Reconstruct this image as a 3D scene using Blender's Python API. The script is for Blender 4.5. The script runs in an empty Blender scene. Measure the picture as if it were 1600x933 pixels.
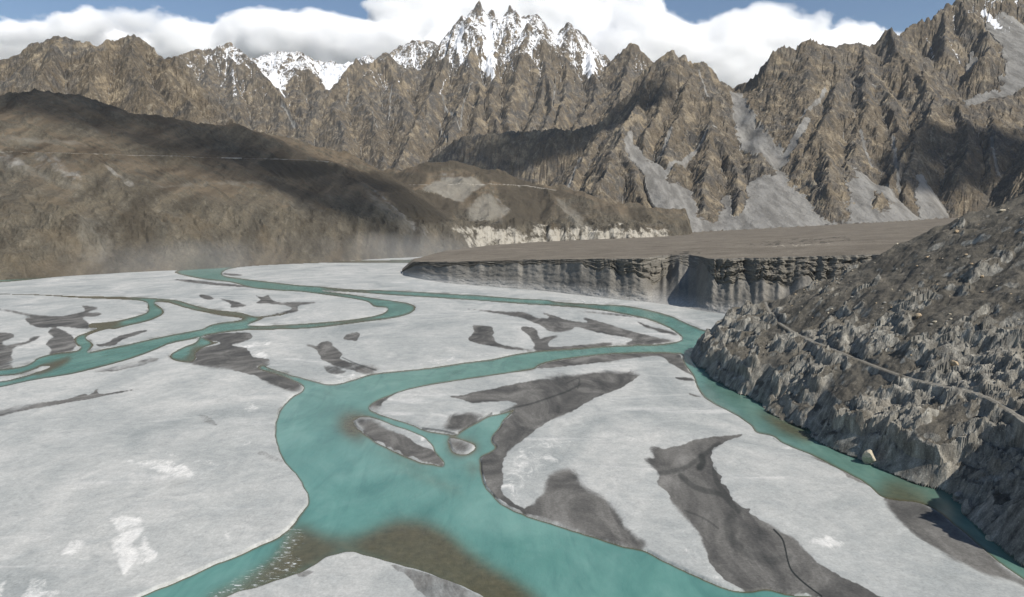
import bpy, math, random, time
import numpy as np
T0 = time.time()
S = bpy.context.scene
R = math.radians

# ------------------------------------------------------------------ camera
CAM_H = 110.0
F_PX = 1080.0                       # focal length in pixels of the 1600 px wide photograph
PITCH = math.atan(111.5 / F_PX)     # tilt down
cam_d = bpy.data.cameras.new('camera')
cam_d.sensor_width = 36.0
cam_d.lens = 36.0 * F_PX / 1600.0
cam_d.clip_start = 1.0
cam_d.clip_end = 120000.0
cam = bpy.data.objects.new('camera', cam_d)
S.collection.objects.link(cam)
cam.location = (0, 0, CAM_H)
cam.rotation_euler = (R(90) - PITCH, 0, 0)
S.camera = cam

# ------------------------------------------------------------------ sky and sun
SUN_DIR = np.array([0.50, -0.50, 0.70]); SUN_DIR = SUN_DIR / np.linalg.norm(SUN_DIR)
SUN_EL = math.asin(SUN_DIR[2])
SUN_AZ = math.atan2(SUN_DIR[0], SUN_DIR[1])      # clockwise from +Y
world = bpy.data.worlds.new('World'); S.world = world
world.use_nodes = True
wn, wl = world.node_tree.nodes, world.node_tree.links
bg = wn['Background']
sky = wn.new('ShaderNodeTexSky'); sky.sky_type = 'NISHITA'; sky.sun_disc = False
sky.sun_elevation = SUN_EL; sky.sun_rotation = SUN_AZ
sky.altitude = 300; sky.air_density = 1.0; sky.dust_density = 0.25; sky.ozone_density = 2.2
wl.new(sky.outputs[0], bg.inputs[0])
bg.inputs[1].default_value = 0.095
sun_d = bpy.data.lights.new('sun', 'SUN'); sun_d.energy = 5.0; sun_d.angle = R(0.53); sun_d.color = (1.0, 0.95, 0.87)
sun = bpy.data.objects.new('sun', sun_d); S.collection.objects.link(sun)
sun.rotation_euler = (math.atan2(math.hypot(SUN_DIR[0], SUN_DIR[1]), SUN_DIR[2]), 0, math.atan2(SUN_DIR[0], -SUN_DIR[1]))
S.view_settings.view_transform = 'Standard'
S.view_settings.look = 'None'
S.view_settings.exposure = 0.06
S.view_settings.gamma = 1.0
S.view_settings.use_curve_mapping = False
S.render.engine = 'CYCLES'
S.cycles.max_bounces = 48
S.cycles.diffuse_bounces = 2
S.cycles.glossy_bounces = 2
S.cycles.transmission_bounces = 2
S.cycles.volume_bounces = 48
S.cycles.transparent_max_bounces = 12
S.cycles.caustics_reflective = False
S.cycles.caustics_refractive = False
S.cycles.use_denoising = True

# ------------------------------------------------------------------ helpers
cp, sp_ = math.cos(PITCH), math.sin(PITCH)
def ray(px, py):
    """world direction through a photograph pixel, scaled so that its y component is 1"""
    a = (np.asarray(px, float) - 800.0) / F_PX
    b = (466.5 - np.asarray(py, float)) / F_PX
    y = cp + b * sp_
    return a / y, (-sp_ + b * cp) / y
def P(px, py, Y):
    ax, az = ray(px, py)
    return np.stack([ax * Y, np.asarray(Y, float) + 0 * ax, CAM_H + az * Y], -1)
def on_plane(px, py, z=0.0):
    ax, az = ray(px, py)
    return P(px, py, (z - CAM_H) / az)
def to_px(x, y, z):
    zc = z - CAM_H
    d = y * cp - zc * sp_
    return 800 + F_PX * x / d, 466.5 - F_PX * (y * sp_ + zc * cp) / d

def hash2(ix, iy, seed):
    h = (ix.astype(np.int64) * 374761393 + iy.astype(np.int64) * 668265263 + seed * 1442695041) & 0xffffffff
    h = ((h ^ (h >> 13)) * 1274126177) & 0xffffffff
    return (h ^ (h >> 16)) & 0xffffffff
def gnoise(x, y, seed=0):
    """gradient noise, about -1..1"""
    x0 = np.floor(x); y0 = np.floor(y)
    fx = (x - x0).astype(np.float32); fy = (y - y0).astype(np.float32)
    ix = x0.astype(np.int64); iy = y0.astype(np.int64)
    u = fx * fx * fx * (fx * (fx * 6 - 15) + 10); v = fy * fy * fy * (fy * (fy * 6 - 15) + 10)
    out = []
    for dx, dy in ((0, 0), (1, 0), (0, 1), (1, 1)):
        a = hash2(ix + dx, iy + dy, seed).astype(np.float32) * np.float32(2 * math.pi / 4294967296.0)
        out.append(np.cos(a) * (fx - dx) + np.sin(a) * (fy - dy))
    return (out[0] * (1 - u) * (1 - v) + out[1] * u * (1 - v) + out[2] * (1 - u) * v + out[3] * u * v) * 1.5
def fbm(x, y, oct=5, seed=0, gain=0.5, lac=2.03):
    s = 0; a = 1.0
    for i in range(oct):
        s = s + a * gnoise(x, y, seed + i * 17); x = x * lac + 13.7; y = y * lac + 7.3; a *= gain
    return s
def ridged(x, y, oct=5, seed=0, gain=0.5, lac=2.07):
    s = 0; a = 1.0; w = 1.0
    for i in range(oct):
        n = 1 - np.abs(gnoise(x, y, seed + i * 17)); n = n * n * w
        s = s + a * n; w = np.clip(n * 1.6, 0, 1); x = x * lac + 3.1; y = y * lac + 9.4; a *= gain
    return s
def cells(x, y, seed):
    """nearest feature point: its hash (0..1, three of them) and the offset from it"""
    x0 = np.floor(x).astype(np.int64); y0 = np.floor(y).astype(np.int64)
    bd = np.full(x.shape, 9e9); h1 = np.zeros(x.shape); h2 = np.zeros(x.shape); h3 = np.zeros(x.shape); ox = np.zeros(x.shape); oy = np.zeros(x.shape)
    for dx in (-1, 0, 1):
        for dy in (-1, 0, 1):
            a = hash2(x0 + dx, y0 + dy, seed) / 4294967296.0; b = hash2(x0 + dx, y0 + dy, seed + 1) / 4294967296.0
            ex = x - (x0 + dx + a); ey = y - (y0 + dy + b); d = ex * ex + ey * ey
            k = d < bd
            bd = np.where(k, d, bd); ox = np.where(k, ex, ox); oy = np.where(k, ey, oy)
            h1 = np.where(k, hash2(x0 + dx, y0 + dy, seed + 2) / 4294967296.0, h1); h2 = np.where(k, hash2(x0 + dx, y0 + dy, seed + 3) / 4294967296.0, h2); h3 = np.where(k, hash2(x0 + dx, y0 + dy, seed + 4) / 4294967296.0, h3)
    return h1, h2, h3, ox, oy
def sstep(a, b, x):
    t = np.clip((x - a) / (b - a), 0, 1); return t * t * (3 - 2 * t)
def blur(a, r, n=2):
    """box blur, n passes, radius r cells"""
    if r < 1: return a
    for _ in range(n):
        for ax in (0, 1):
            p = np.pad(a, [(r + 1, r) if k == ax else (0, 0) for k in (0, 1)], mode='edge')
            c = np.cumsum(p, axis=ax, dtype=np.float64)
            m = a.shape[ax]; w = 2 * r + 1
            a = (np.take(c, range(w, w + m), axis=ax) - np.take(c, range(0, m), axis=ax)) / w
    return a
def inpoly(px, py, poly):
    """even-odd test of pixel arrays against a polygon"""
    poly = np.asarray(poly, float)
    inside = np.zeros(px.shape, bool)
    m = (px >= poly[:, 0].min()) & (px <= poly[:, 0].max()) & (py >= poly[:, 1].min()) & (py <= poly[:, 1].max())
    if not m.any(): return inside
    x = px[m]; y = py[m]; r = np.zeros(x.shape, bool)
    j = len(poly) - 1
    for i in range(len(poly)):
        xi, yi = poly[i]; xj, yj = poly[j]
        if yi != yj:
            c = ((yi > y) != (yj > y)) & (x < (xj - xi) * (y - yi) / (yj - yi) + xi)
            r ^= c
        j = i
    inside[m] = r
    return inside
def smooth_poly(pts, k=4):
    p = np.asarray(pts, float); n = len(p); out = []
    for i in range(n):
        a, b, c, d = p[i - 1], p[i], p[(i + 1) % n], p[(i + 2) % n]
        for t in np.arange(k) / k:
            out.append(0.5 * (2 * b + (c - a) * t + (2 * a - 5 * b + 4 * c - d) * t * t + (3 * b - a - 3 * c + d) * t ** 3))
    return np.array(out)
def seg_dist(X, Y, a, b):
    """distance to a segment and the parameter of the nearest point"""
    dx, dy = b[0] - a[0], b[1] - a[1]
    L = dx * dx + dy * dy + 1e-9
    t = np.clip(((X - a[0]) * dx + (Y - a[1]) * dy) / L, 0, 1)
    return np.hypot(X - (a[0] + t * dx), Y - (a[1] + t * dy)), t
def tents(X, Y, ridges):
    """height field of the ridge lines: every line falls away to both sides at its own slope"""
    H = np.full(X.shape, -1e9, np.float32)
    for pts, s in ridges:
        pts = np.asarray(pts, float)
        w = P(pts[:, 0], pts[:, 1], pts[:, 2])
        for a, b in zip(w[:-1], w[1:]):
            d, t = seg_dist(X, Y, a, b)
            np.maximum(H, (a[2] + (b[2] - a[2]) * t - s * d).astype(np.float32), out=H)
    return H
def upsample(a, shape):
    n, m = a.shape
    i = np.linspace(0, n - 1, shape[0]); j = np.linspace(0, m - 1, shape[1])
    i0 = np.clip(i.astype(int), 0, n - 2); j0 = np.clip(j.astype(int), 0, m - 2)
    fi = (i - i0)[:, None]; fj = (j - j0)[None, :]
    r0 = a[i0]; r1 = a[i0 + 1]
    r = r0 * (1 - fi) + r1 * fi
    return r[:, j0] * (1 - fj) + r[:, j0 + 1] * fj
def flow(H, cell):
    """steepest-descent receivers, their distance, and upstream area in cells"""
    n, m = H.shape
    N = n * m
    idx = np.arange(N).reshape(n, m)
    best = np.zeros((n, m), np.float32); rec = idx.copy(); dist = np.ones((n, m), np.float32)
    for di in (-1, 0, 1):
        for dj in (-1, 0, 1):
            if di == 0 and dj == 0: continue
            L = math.hypot(di, dj)
            a = (slice(max(0, -di), n - max(0, di)), slice(max(0, -dj), m - max(0, dj)))
            b = (slice(max(0, di), n - max(0, -di)), slice(max(0, dj), m - max(0, -dj)))
            s = (H[a] - H[b]) / L
            k = s > best[a]
            best[a] = np.where(k, s, best[a]); rec[a] = np.where(k, idx[b], rec[a]); dist[a] = np.where(k, L, dist[a])
    rec[0, :] = idx[0, :]; rec[-1, :] = idx[-1, :]; rec[:, 0] = idx[:, 0]; rec[:, -1] = idx[:, -1]
    rec = rec.ravel()
    return rec, dist
def area(rec, rounds=11):
    """upstream area in cells, by pointer doubling"""
    N = rec.size; me = np.arange(N)
    r = np.append(np.where(rec == me, N, rec), N)
    A = np.append(np.ones(N), 0.0)
    for _ in range(rounds):
        A = A + np.bincount(r, weights=A, minlength=N + 1); A[N] = 0
        r = r[r]
        if (r == N).all(): break
    return A[:N]
def erode(H, cell, K=0.02, m=0.45, n_it=12, smax=1.6, fixed=None, jit=0.0, seed=3, diff=0.0):
    """implicit stream-power erosion, solved along the flow tree by pointer doubling"""
    H = H.astype(np.float64).copy()
    rng = np.random.default_rng(seed)
    for it in range(n_it):
        Hj = H + jit * cell * rng.random(H.shape) if jit else H
        rec, dist = flow(Hj, cell)
        A = area(rec)
        L = (dist * cell).ravel()
        k = K * np.power(A, m) * (np.broadcast_to(cell, H.shape).ravel() / L)
        me = np.arange(rec.size)
        root = rec == me
        if fixed is not None: root = root | fixed.ravel()
        a = H.ravel() / (1 + k); b = k / (1 + k)
        a = np.where(root, H.ravel(), a); b = np.where(root, 0.0, b)
        r = np.where(root, me, rec)
        for _ in range(13):
            a = a + b * a[r] * (r != me); b = np.where(r == me, b, b * b[r]); r = r[r]
        H = np.minimum(a.reshape(H.shape), H)
        # rock falls: cap the slope
        for ax in (0, 1):
            d = np.diff(H, axis=ax)
            lim = smax * (cell[:-1] if ax == 0 else cell[:, :-1]) if np.ndim(cell) == 2 else smax * cell
            ex = np.sign(d) * np.maximum(np.abs(d) - lim, 0) * 0.25
            if ax == 0: H[:-1] += ex; H[1:] -= ex
            else: H[:, :-1] += ex; H[:, 1:] -= ex
        if diff:
            H = H * (1 - diff) + blur(H, 1, 1) * diff
    rec, dist = flow(H, cell)
    return H, area(rec).reshape(H.shape)

def grid_mesh(name, X, Y, Z, mat, attrs=None, kind='structure', keep=None, smooth=True):
    """one mesh object from 2-D arrays of coordinates, with float point attributes"""
    n, m = X.shape
    co = np.stack([X, Y, Z], -1).reshape(-1, 3).astype(np.float32)
    idx = np.arange(n * m).reshape(n, m)
    q = np.stack([idx[:-1, :-1], idx[:-1, 1:], idx[1:, 1:], idx[1:, :-1]], -1).reshape(-1, 4)
    if keep is not None:
        kk = keep.ravel()
        q = q[kk[q].all(axis=1)]
        used = np.zeros(n * m, bool); used[q.ravel()] = True
        remap = np.cumsum(used) - 1
        q = remap[q]; co = co[used]
    else:
        used = None
    me = bpy.data.meshes.new(name)
    me.vertices.add(len(co)); me.vertices.foreach_set('co', co.ravel())
    me.loops.add(q.size); me.loops.foreach_set('vertex_index', q.ravel().astype(np.int32))
    me.polygons.add(len(q))
    me.polygons.foreach_set('loop_start', np.arange(0, q.size, 4, dtype=np.int32))
    me.polygons.foreach_set('loop_total', np.full(len(q), 4, np.int32))
    me.update(calc_edges=True)
    me.polygons.foreach_set('use_smooth', np.full(len(q), smooth, bool))
    for k, v in (attrs or {}).items():
        at = me.attributes.new(k, 'FLOAT', 'POINT')
        v = np.asarray(v, np.float32).ravel()
        at.data.foreach_set('value', v if used is None else v[used])
    me.materials.append(mat)
    o = bpy.data.objects.new(name, me)
    S.collection.objects.link(o)
    if kind: o['kind'] = kind
    return o

def hit_log(H, u0, du, lny0, px, py):
    """where the view line through a pixel meets a height field kept on a log grid"""
    ax, az = ray(px, py)
    i = np.arange(H.shape[0]); ys = np.exp(lny0 + du * i)
    j = int(round((float(ax) - u0) / du))
    if j < 0 or j >= H.shape[1]: return None
    k = np.nonzero(H[:, j] >= CAM_H + az * ys)[0]
    if len(k) == 0: return None
    y = ys[k[0]]
    return np.array([ax * y, y, H[k[0], j]])
def smooth_line(pp, n=3):
    pp = np.array(pp, float)
    for _ in range(n): pp[1:-1] = 0.25 * pp[:-2] + 0.5 * pp[1:-1] + 0.25 * pp[2:]
    return pp
def line_field(X, Y, pp, rad):
    """distance to a 3-D line in plan, and the line's height there"""
    PD = np.full(X.shape, 1e9); PZ = np.zeros(X.shape)
    for a, b in zip(pp[:-1], pp[1:]):
        bx = (X > min(a[0], b[0]) - rad) & (X < max(a[0], b[0]) + rad) & (Y > min(a[1], b[1]) - rad) & (Y < max(a[1], b[1]) + rad)
        if not bx.any(): continue
        d, t = seg_dist(X[bx], Y[bx], a, b)
        c = d < PD[bx]
        PD[bx] = np.where(c, d, PD[bx]); PZ[bx] = np.where(c, a[2] + (b[2] - a[2]) * t, PZ[bx])
    return PD, PZ

class NT:
    """tiny helper to write node trees"""
    def __init__(s, name):
        s.m = bpy.data.materials.new(name); s.m.use_nodes = True
        s.n = s.m.node_tree.nodes; s.l = s.m.node_tree.links
        s.b = s.n['Principled BSDF']
        s.b.inputs['Roughness'].default_value = 0.95
        s.b.inputs['Specular IOR Level'].default_value = 0.15
        s.geo = s.n.new('ShaderNodeNewGeometry')
    def put(s, sock, v):
        if hasattr(v, 'is_output') or isinstance(v, bpy.types.NodeSocket): s.l.new(v, sock)
        elif isinstance(v, (tuple, list)) and len(v) == 3 and sock.type == 'RGBA': sock.default_value = (*v, 1)
        else: sock.default_value = v
    def pos(s): return s.geo.outputs['Position']
    def attr(s, k):
        a = s.n.new('ShaderNodeAttribute'); a.attribute_name = k; return a.outputs['Fac']
    def mapping(s, v, scale, rot=(0, 0, 0)):
        a = s.n.new('ShaderNodeMapping'); s.put(a.inputs['Vector'], v); a.inputs['Scale'].default_value = scale; a.inputs['Rotation'].default_value = rot
        return a.outputs[0]
    def noise(s, scale, detail=6, rough=0.55, v=None, dist=0.0, kind='FBM', color=False):
        a = s.n.new('ShaderNodeTexNoise'); a.noise_type = kind
        s.put(a.inputs['Vector'], v if v is not None else s.pos())
        a.inputs['Scale'].default_value = scale; a.inputs['Detail'].default_value = detail
        a.inputs['Roughness'].default_value = rough; a.inputs['Distortion'].default_value = dist
        return a.outputs['Color' if color else 'Fac']
    def voro(s, scale, v=None, feature='F1', out='Distance', rnd=1.0):
        a = s.n.new('ShaderNodeTexVoronoi'); a.feature = feature
        s.put(a.inputs['Vector'], v if v is not None else s.pos()); a.inputs['Scale'].default_value = scale
        a.inputs['Randomness'].default_value = rnd
        return a.outputs[out]
    def math(s, op, a, b=0.0, c=0.0, clamp=False):
        x = s.n.new('ShaderNodeMath'); x.operation = op; x.use_clamp = clamp
        s.put(x.inputs[0], a); s.put(x.inputs[1], b); s.put(x.inputs[2], c); return x.outputs[0]
    def step(s, a, lo, hi, o0=0.0, o1=1.0):
        x = s.n.new('ShaderNodeMapRange'); x.interpolation_type = 'SMOOTHSTEP'
        s.put(x.inputs[0], a); x.inputs[1].default_value = lo; x.inputs[2].default_value = hi
        x.inputs[3].default_value = o0; x.inputs[4].default_value = o1; return x.outputs[0]
    def mix(s, f, a, b, mode='MIX'):
        x = s.n.new('ShaderNodeMix'); x.data_type = 'RGBA'; x.blend_type = mode
        s.put(x.inputs[0], f); s.put(x.inputs[6], a); s.put(x.inputs[7], b); return x.outputs[2]
    def ramp(s, f, stops):
        x = s.n.new('ShaderNodeValToRGB'); s.put(x.inputs[0], f)
        e = x.color_ramp.elements
        while len(e) < len(stops): e.new(0.5)
        for k, (p, c) in zip(e, stops): k.position = p; k.color = (*c, 1)
        return x.outputs[0]
    def sep(s, v):
        x = s.n.new('ShaderNodeSeparateXYZ'); s.put(x.inputs[0], v); return x.outputs
    def bump(s, h, strength, dist, normal=None):
        x = s.n.new('ShaderNodeBump'); s.put(x.inputs['Height'], h)
        x.inputs['Strength'].default_value = strength; x.inputs['Distance'].default_value = dist
        if normal is not None: s.l.new(normal, x.inputs['Normal'])
        return x.outputs[0]
    def out(s, color, normal=None, rough=None):
        s.put(s.b.inputs['Base Color'], color)
        if normal is not None: s.l.new(normal, s.b.inputs['Normal'])
        if rough is not None: s.put(s.b.inputs['Roughness'], rough)
        return s.m
# ------------------------------------------------------------------ the far mountains
DU = 0.00150
def log_grid(u0, u1, y0, y1, du):
    u = np.arange(u0, u1, du)
    y = np.exp(np.arange(math.log(y0), math.log(y1), du))
    X = u[None, :] * y[:, None]
    Y = np.repeat(y[:, None], len(u), 1)
    return X, Y, Y * du
def terrace_z(x, y): return 63 + 0.0552 * x - 0.0111 * y

RM = [  # ridge lines of the far massif: (pixel x, pixel y, distance), fall to the sides
 # snowy peaks behind the left shoulder
 ([(250,100,10000),(290,82,10200),(330,76,10400),(360,68,10500),(385,85,10300),(405,110,10000),(430,140,9600),(450,167,9200),(465,195,8900),(490,250,8200)],1.05),
 ([(360,68,10500),(366,110,10000),(370,150,9400),(374,190,8900)],1.1),
 ([(330,76,10400),(325,110,9900),(320,150,9300)],1.1),
 ([(430,110,10900),(445,92,10800),(468,78,10800),(485,100,10400),(500,125,10000),(511,146,9700),(500,185,9200)],1.1),
 ([(468,78,10800),(462,115,10300),(468,150,9700),(474,190,9200)],1.1),
 ([(380,92,11900),(420,84,12000),(460,82,12000),(500,96,12000),(540,98,11800),(575,88,11600)],0.75),
 # the pyramid left of the cathedral
 ([(480,200,8700),(495,175,9000),(512,150,9300),(530,125,9600),(544,105,9900),(556,92,10000),(568,100,10150),(580,98,10300),(592,88,10400),(603,80,10500),(615,95,10500),(630,106,10500),(655,108,10600),(672,100,10800)],1.1),
 ([(556,92,10000),(562,130,9500),(575,170,8900),(590,215,8200),(598,260,7500)],1.15),
 ([(603,80,10500),(612,120,10000),(628,160,9300),(632,200,8600)],1.15),
 ([(530,125,9600),(525,165,9000),(535,210,8300),(545,260,7500)],1.1),
 # dark peak behind under the cloud
 ([(600,110,12600),(618,74,12500),(628,76,12500),(636,66,12500),(655,63,12500),(678,66,12500),(700,90,12500)],1.2),
 # the cathedral crest
 ([(672,100,10800),(682,86,10900),(690,74,11000),(698,62,11000),(706,50,11000),(711,36,11000),(715,32,11000),(722,24,11000),(730,26,11000),(738,18,11000),(744,5,11000),(748,0,11000),(752,14,11000),(760,22,11000),(768,13,11000),(774,24,11000),(785,26,11000),(792,18,11000),(797,8,11000),(803,24,11000),(815,25,11000),(838,21,11000),(845,38,11000),(858,44,11000),(870,54,11000),(878,44,11000),(884,42,11000),(888,32,11000),(893,44,11000),(902,46,11000),(910,60,11000),(922,66,11000),(930,78,11000),(942,86,10900),(950,102,10800),(956,122,10500),(966,150,9900)],1.35),
 ([(711,36,11000),(700,80,10500),(692,105,10100),(680,130,9700),(665,160,9200),(650,190,8700),(640,215,8200),(622,255,7500)],1.2),
 ([(748,0,11000),(744,40,10700),(738,75,10300),(735,110,9800),(725,150,9200),(712,185,8600),(700,215,8100)],1.3),
 ([(797,8,11000),(788,45,10700),(772,78,10300),(775,115,9800),(765,150,9200),(770,185,8700),(775,210,8200)],1.3),
 ([(838,21,11000),(826,34,10600),(818,70,10200),(808,110,9700),(800,150,9200),(790,190,8600),(800,212,8200)],1.35),
 ([(826,34,10600),(846,48,10500),(852,80,10200),(848,120,9700),(838,160,9100),(830,200,8500)],1.3),
 ([(888,32,11000),(880,70,10600),(884,95,10200),(890,125,9700),(880,155,9200),(868,195,8500)],1.3),
 ([(922,66,11000),(924,100,10300),(934,130,9700),(922,165,9100),(905,195,8500)],1.25),
 ([(744,130,9600),(748,165,9000),(738,205,8300)],1.4),
 ([(852,110,9800),(862,150,9200),(850,195,8500)],1.4),
 # grey pyramid
 ([(945,105,10500),(962,88,10300),(975,76,10200),(986,66,10200),(996,78,10200),(1006,88,10200),(1020,104,10300),(1040,130,10500)],1.15),
 ([(986,66,10200),(980,100,9700),(968,130,9100),(962,165,8400)],1.2),
 ([(1006,88,10200),(1004,120,9600),(990,150,8900)],1.25),
]
RC = [  # the brown mountain right of the middle and the right massif
 ([(1050,75,7000),(1043,79,7000),(1035,86,7000),(1022,99,7000),(1012,104,7000),(1000,121,7000),(985,145,6900),(965,168,6800),(945,190,6750),(915,198,6760),(890,205,6800),(868,199,6850),(850,203,6900),(825,207,7000),(800,204,7050),(780,209,7100),(745,212,7200),(722,214,7250),(708,220,7300),(695,232,7300),(670,252,7350),(640,275,7400),(610,300,7450)],1.5),
 ([(1050,75,7000),(1060,90,7000),(1066,82,7000),(1076,94,7000),(1088,99,7000),(1101,95,7000),(1112,108,7050),(1125,124,7100),(1140,138,7150),(1146,140,7150)],1.15),
 ([(1020,100,7000),(1005,140,6700),(990,170,6350),(978,195,6000),(968,218,5700),(955,250,5300),(940,285,4900),(925,318,4600)],1.0),
 ([(968,218,5700),(980,250,5350),(992,280,5000),(1005,310,4750),(1010,335,4600)],1.15),
 ([(945,190,6750),(925,225,6250),(900,262,5700),(880,292,5300)],1.0),
 ([(1050,75,7000),(1045,115,6750),(1035,150,6400),(1020,185,6050),(1008,215,5750),(1010,245,5450)],1.15),
 ([(1066,82,7000),(1072,126,6600),(1060,170,6150),(1048,205,5800),(1046,235,5450),(1052,258,5200)],1.05),
 ([(1101,95,7000),(1105,130,6650),(1110,165,6250),(1113,203,5800),(1104,250,5250),(1096,290,4850),(1098,322,4600)],1.0),
 ([(1113,203,5800),(1135,235,5450),(1150,268,5080),(1160,295,4830),(1150,325,4600)],1.25),
 ([(1125,124,7100),(1138,165,6600),(1150,200,6200),(1158,230,5800)],1.15),
 # right massif
 ([(1146,140,7150),(1152,134,7100),(1163,129,7000),(1176,122,6950),(1190,104,6900),(1199,95,6850),(1207,83,6800),(1216,76,6800),(1234,71,6800),(1244,76,6800),(1250,66,6800),(1260,61,6800),(1275,65,6800),(1296,72,6850),(1304,77,6850),(1313,70,6900),(1345,66,6900),(1352,75,6950),(1362,70,7000),(1373,62,7000),(1381,50,7000),(1391,42,7000),(1399,53,7050),(1404,55,7100)],1.15),
 ([(1234,71,6800),(1240,98,6500),(1230,130,6150),(1222,165,5800),(1212,195,5500),(1205,218,5300)],1.15),
 ([(1190,104,6900),(1185,135,6500),(1180,165,6200)],1.2),
 ([(1260,61,6800),(1256,105,6400),(1248,145,6000),(1240,180,5650),(1226,212,5300)],1.15),
 ([(1304,77,6850),(1312,120,6350),(1300,165,5850),(1282,200,5450),(1262,235,5080),(1256,262,4880),(1285,300,4620)],1.15),
 ([(1282,200,5450),(1290,240,5000),(1300,275,4650),(1296,305,4450)],1.0),
 ([(1345,66,6900),(1356,110,6400),(1352,150,6000),(1345,195,5500),(1335,235,5100),(1320,262,4850)],1.0),
 ([(1391,42,7000),(1402,80,6600),(1432,112,6250),(1462,148,5850),(1446,190,5400),(1412,240,4950),(1388,285,4600),(1372,310,4400)],1.0),
 ([(1356,110,6400),(1392,150,5950),(1402,195,5500),(1380,240,5050)],1.1),
 # towers at the top right
 ([(1404,55,7300),(1412,50,7400),(1422,40,7500),(1430,34,7500),(1436,40,7500),(1441,28,7500),(1445,36,7500),(1450,26,7500),(1455,34,7500),(1463,20,7500),(1472,14,7550),(1478,18,7550),(1482,4,7600),(1489,9,7600),(1496,12,7600),(1502,-6,7600),(1525,-18,7700),(1560,-30,7800),(1600,-45,8000),(1700,-60,8200)],1.35),
 ([(1472,14,7550),(1480,45,7200),(1470,75,6900)],1.4),
 ([(1502,-6,7600),(1520,30,7250),(1545,50,7000),(1552,75,6800),(1530,90,6600)],1.35),
 ([(1600,-45,8000),(1640,-5,7600),(1625,40,7200)],1.3),
 ([(1462,148,5850),(1500,165,5700),(1540,160,5800),(1580,145,6000),(1620,120,6200),(1700,90,6300)],0.8),
 ([(1500,165,5700),(1510,220,5100),(1500,265,4700)],1.1),
 ([(1545,160,5800),(1555,215,5200),(1545,270,4700)],1.1),
 # the wall outside the frame that shades the right side
 ([(1700,90,6300),(1760,70,5600),(1800,60,5000),(1830,60,4400),(1870,100,3900)],1.0),
]
RB = [  # tan mountain behind the left shoulder
 ([(-60,110,5200),(0,94,5000),(30,80,5000),(55,66,5000),(60,71,4950),(75,58,4900),(92,54,4900),(105,55,4900),(122,61,4900),(140,62,4900),(150,68,4900),(165,64,4950),(185,60,5000),(210,55,5000),(218,58,5000),(232,72,4950),(240,84,4900),(262,90,4850),(282,94,4800),(295,118,4750),(312,145,4700),(335,165,4600),(362,187,4500),(400,230,4200)],1.25),
 ([(92,54,4900),(85,90,4600),(60,115,4300)],1.35),
 ([(140,62,4900),(150,100,4500),(140,140,4150)],1.35),
 ([(210,55,5000),(205,95,4500),(235,135,4150)],1.35),
 ([(262,90,4850),(265,130,4400),(300,165,4100)],1.35),
]
FANS = [  # scree cones: apex pixel and distance, fall, a point on the axis, half-angle
 (984, 222, 5750, 0.52, (1098, 358, 4450), 9), (1208, 262, 5200, 0.455, (1226, 352, 4350), 42),
 (1334, 256, 4950, 0.54, (1340, 345, 4350), 30), (1432, 255, 4900, 0.66, (1440, 330, 4300), 15), (1556, 8, 7650, 0.75, (1585, 85, 6900), 24)
]
VALLEYS = [  # gully lines cut into the mountains: pixel x, y, distance; rise to the sides
 ([(1150,150,6900),(1156,172,6450),(1166,200,6050),(1182,222,5750),(1200,243,5500),(1213,258,5300),(1228,300,4850),(1240,340,4450)],0.75),
 ([(1262,185,5750),(1252,200,5600),(1238,225,5450),(1222,248,5350),(1213,258,5300)],0.95),
 ([(1000,150,6600),(990,185,6250),(985,205,5950),(984,222,5750),(1000,250,5400),(1030,290,5000),(1075,340,4550)],0.9),
 ([(1120,190,5950),(1100,208,5800),(1080,228,5600),(1060,250,5400),(1040,268,5200)],0.95),
 ([(1334,262,4950),(1345,310,4550)],0.8),
 ([(1375,255,5200),(1395,300,4700),(1400,330,4450)],0.9),
 ([(400,90,11200),(412,108,10800),(428,130,10300),(445,155,9800),(458,185,9300),(466,205,8900)],0.9),
 ([(516,85,11500),(515,105,11000),(513,135,10300),(508,165,9500),(500,190,8900)],0.8),
 ([(762,45,10900),(764,70,10500),(762,95,10100),(770,112,9900)],1.0),
 ([(1075,120,6850),(1065,145,6600),(1052,175,6250)],1.3),
]
def chute(X, Y, pts, w):
    """distance in widths from a gully line given in pixels"""
    D = np.full(X.shape, 1e9, np.float32)
    pts = np.asarray(pts, float); wv = P(pts[:, 0], pts[:, 1], pts[:, 2])
    for a, b, wa, wb in zip(wv[:-1], wv[1:], w[:-1], w[1:]):
        d, t = seg_dist(X, Y, a, b)
        np.minimum(D, (d / (wa + (wb - wa) * t)).astype(np.float32), out=D)
    return D

X, Y, CE = log_grid(-0.86, 0.90, 3350, 13200, DU)
Xh, Yh = X[::2, ::2], Y[::2, ::2]
wx = fbm(Xh / (Yh * 0.06) , np.log(Yh) / 0.06, 4, 11) * Yh * 0.006
wy = fbm(Xh / (Yh * 0.06), np.log(Yh) / 0.06, 4, 57) * Yh * 0.006
H = tents(Xh + wx, Yh + wy, RM + RC + RB)
floor = terrace_z(Xh, Yh) - 5
H = np.maximum(H, floor)
for pts, s_ in VALLEYS:
    pts = np.asarray(pts, float); w = P(pts[:, 0], pts[:, 1], pts[:, 2])
    for a, b in zip(w[:-1], w[1:]):
        d, t = seg_dist(Xh + wx, Yh + wy, a, b)
        np.minimum(H, np.where(d < 0.16 * Yh, a[2] + (b[2] - a[2]) * t + s_ * d, 1e9), out=H)
H = np.maximum(H, floor)
H = upsample(H, X.shape)
U, V = X / Y, np.log(Y)
above = np.clip((H - terrace_z(X, Y)) / (0.05 * Y), 0, 1)
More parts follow.
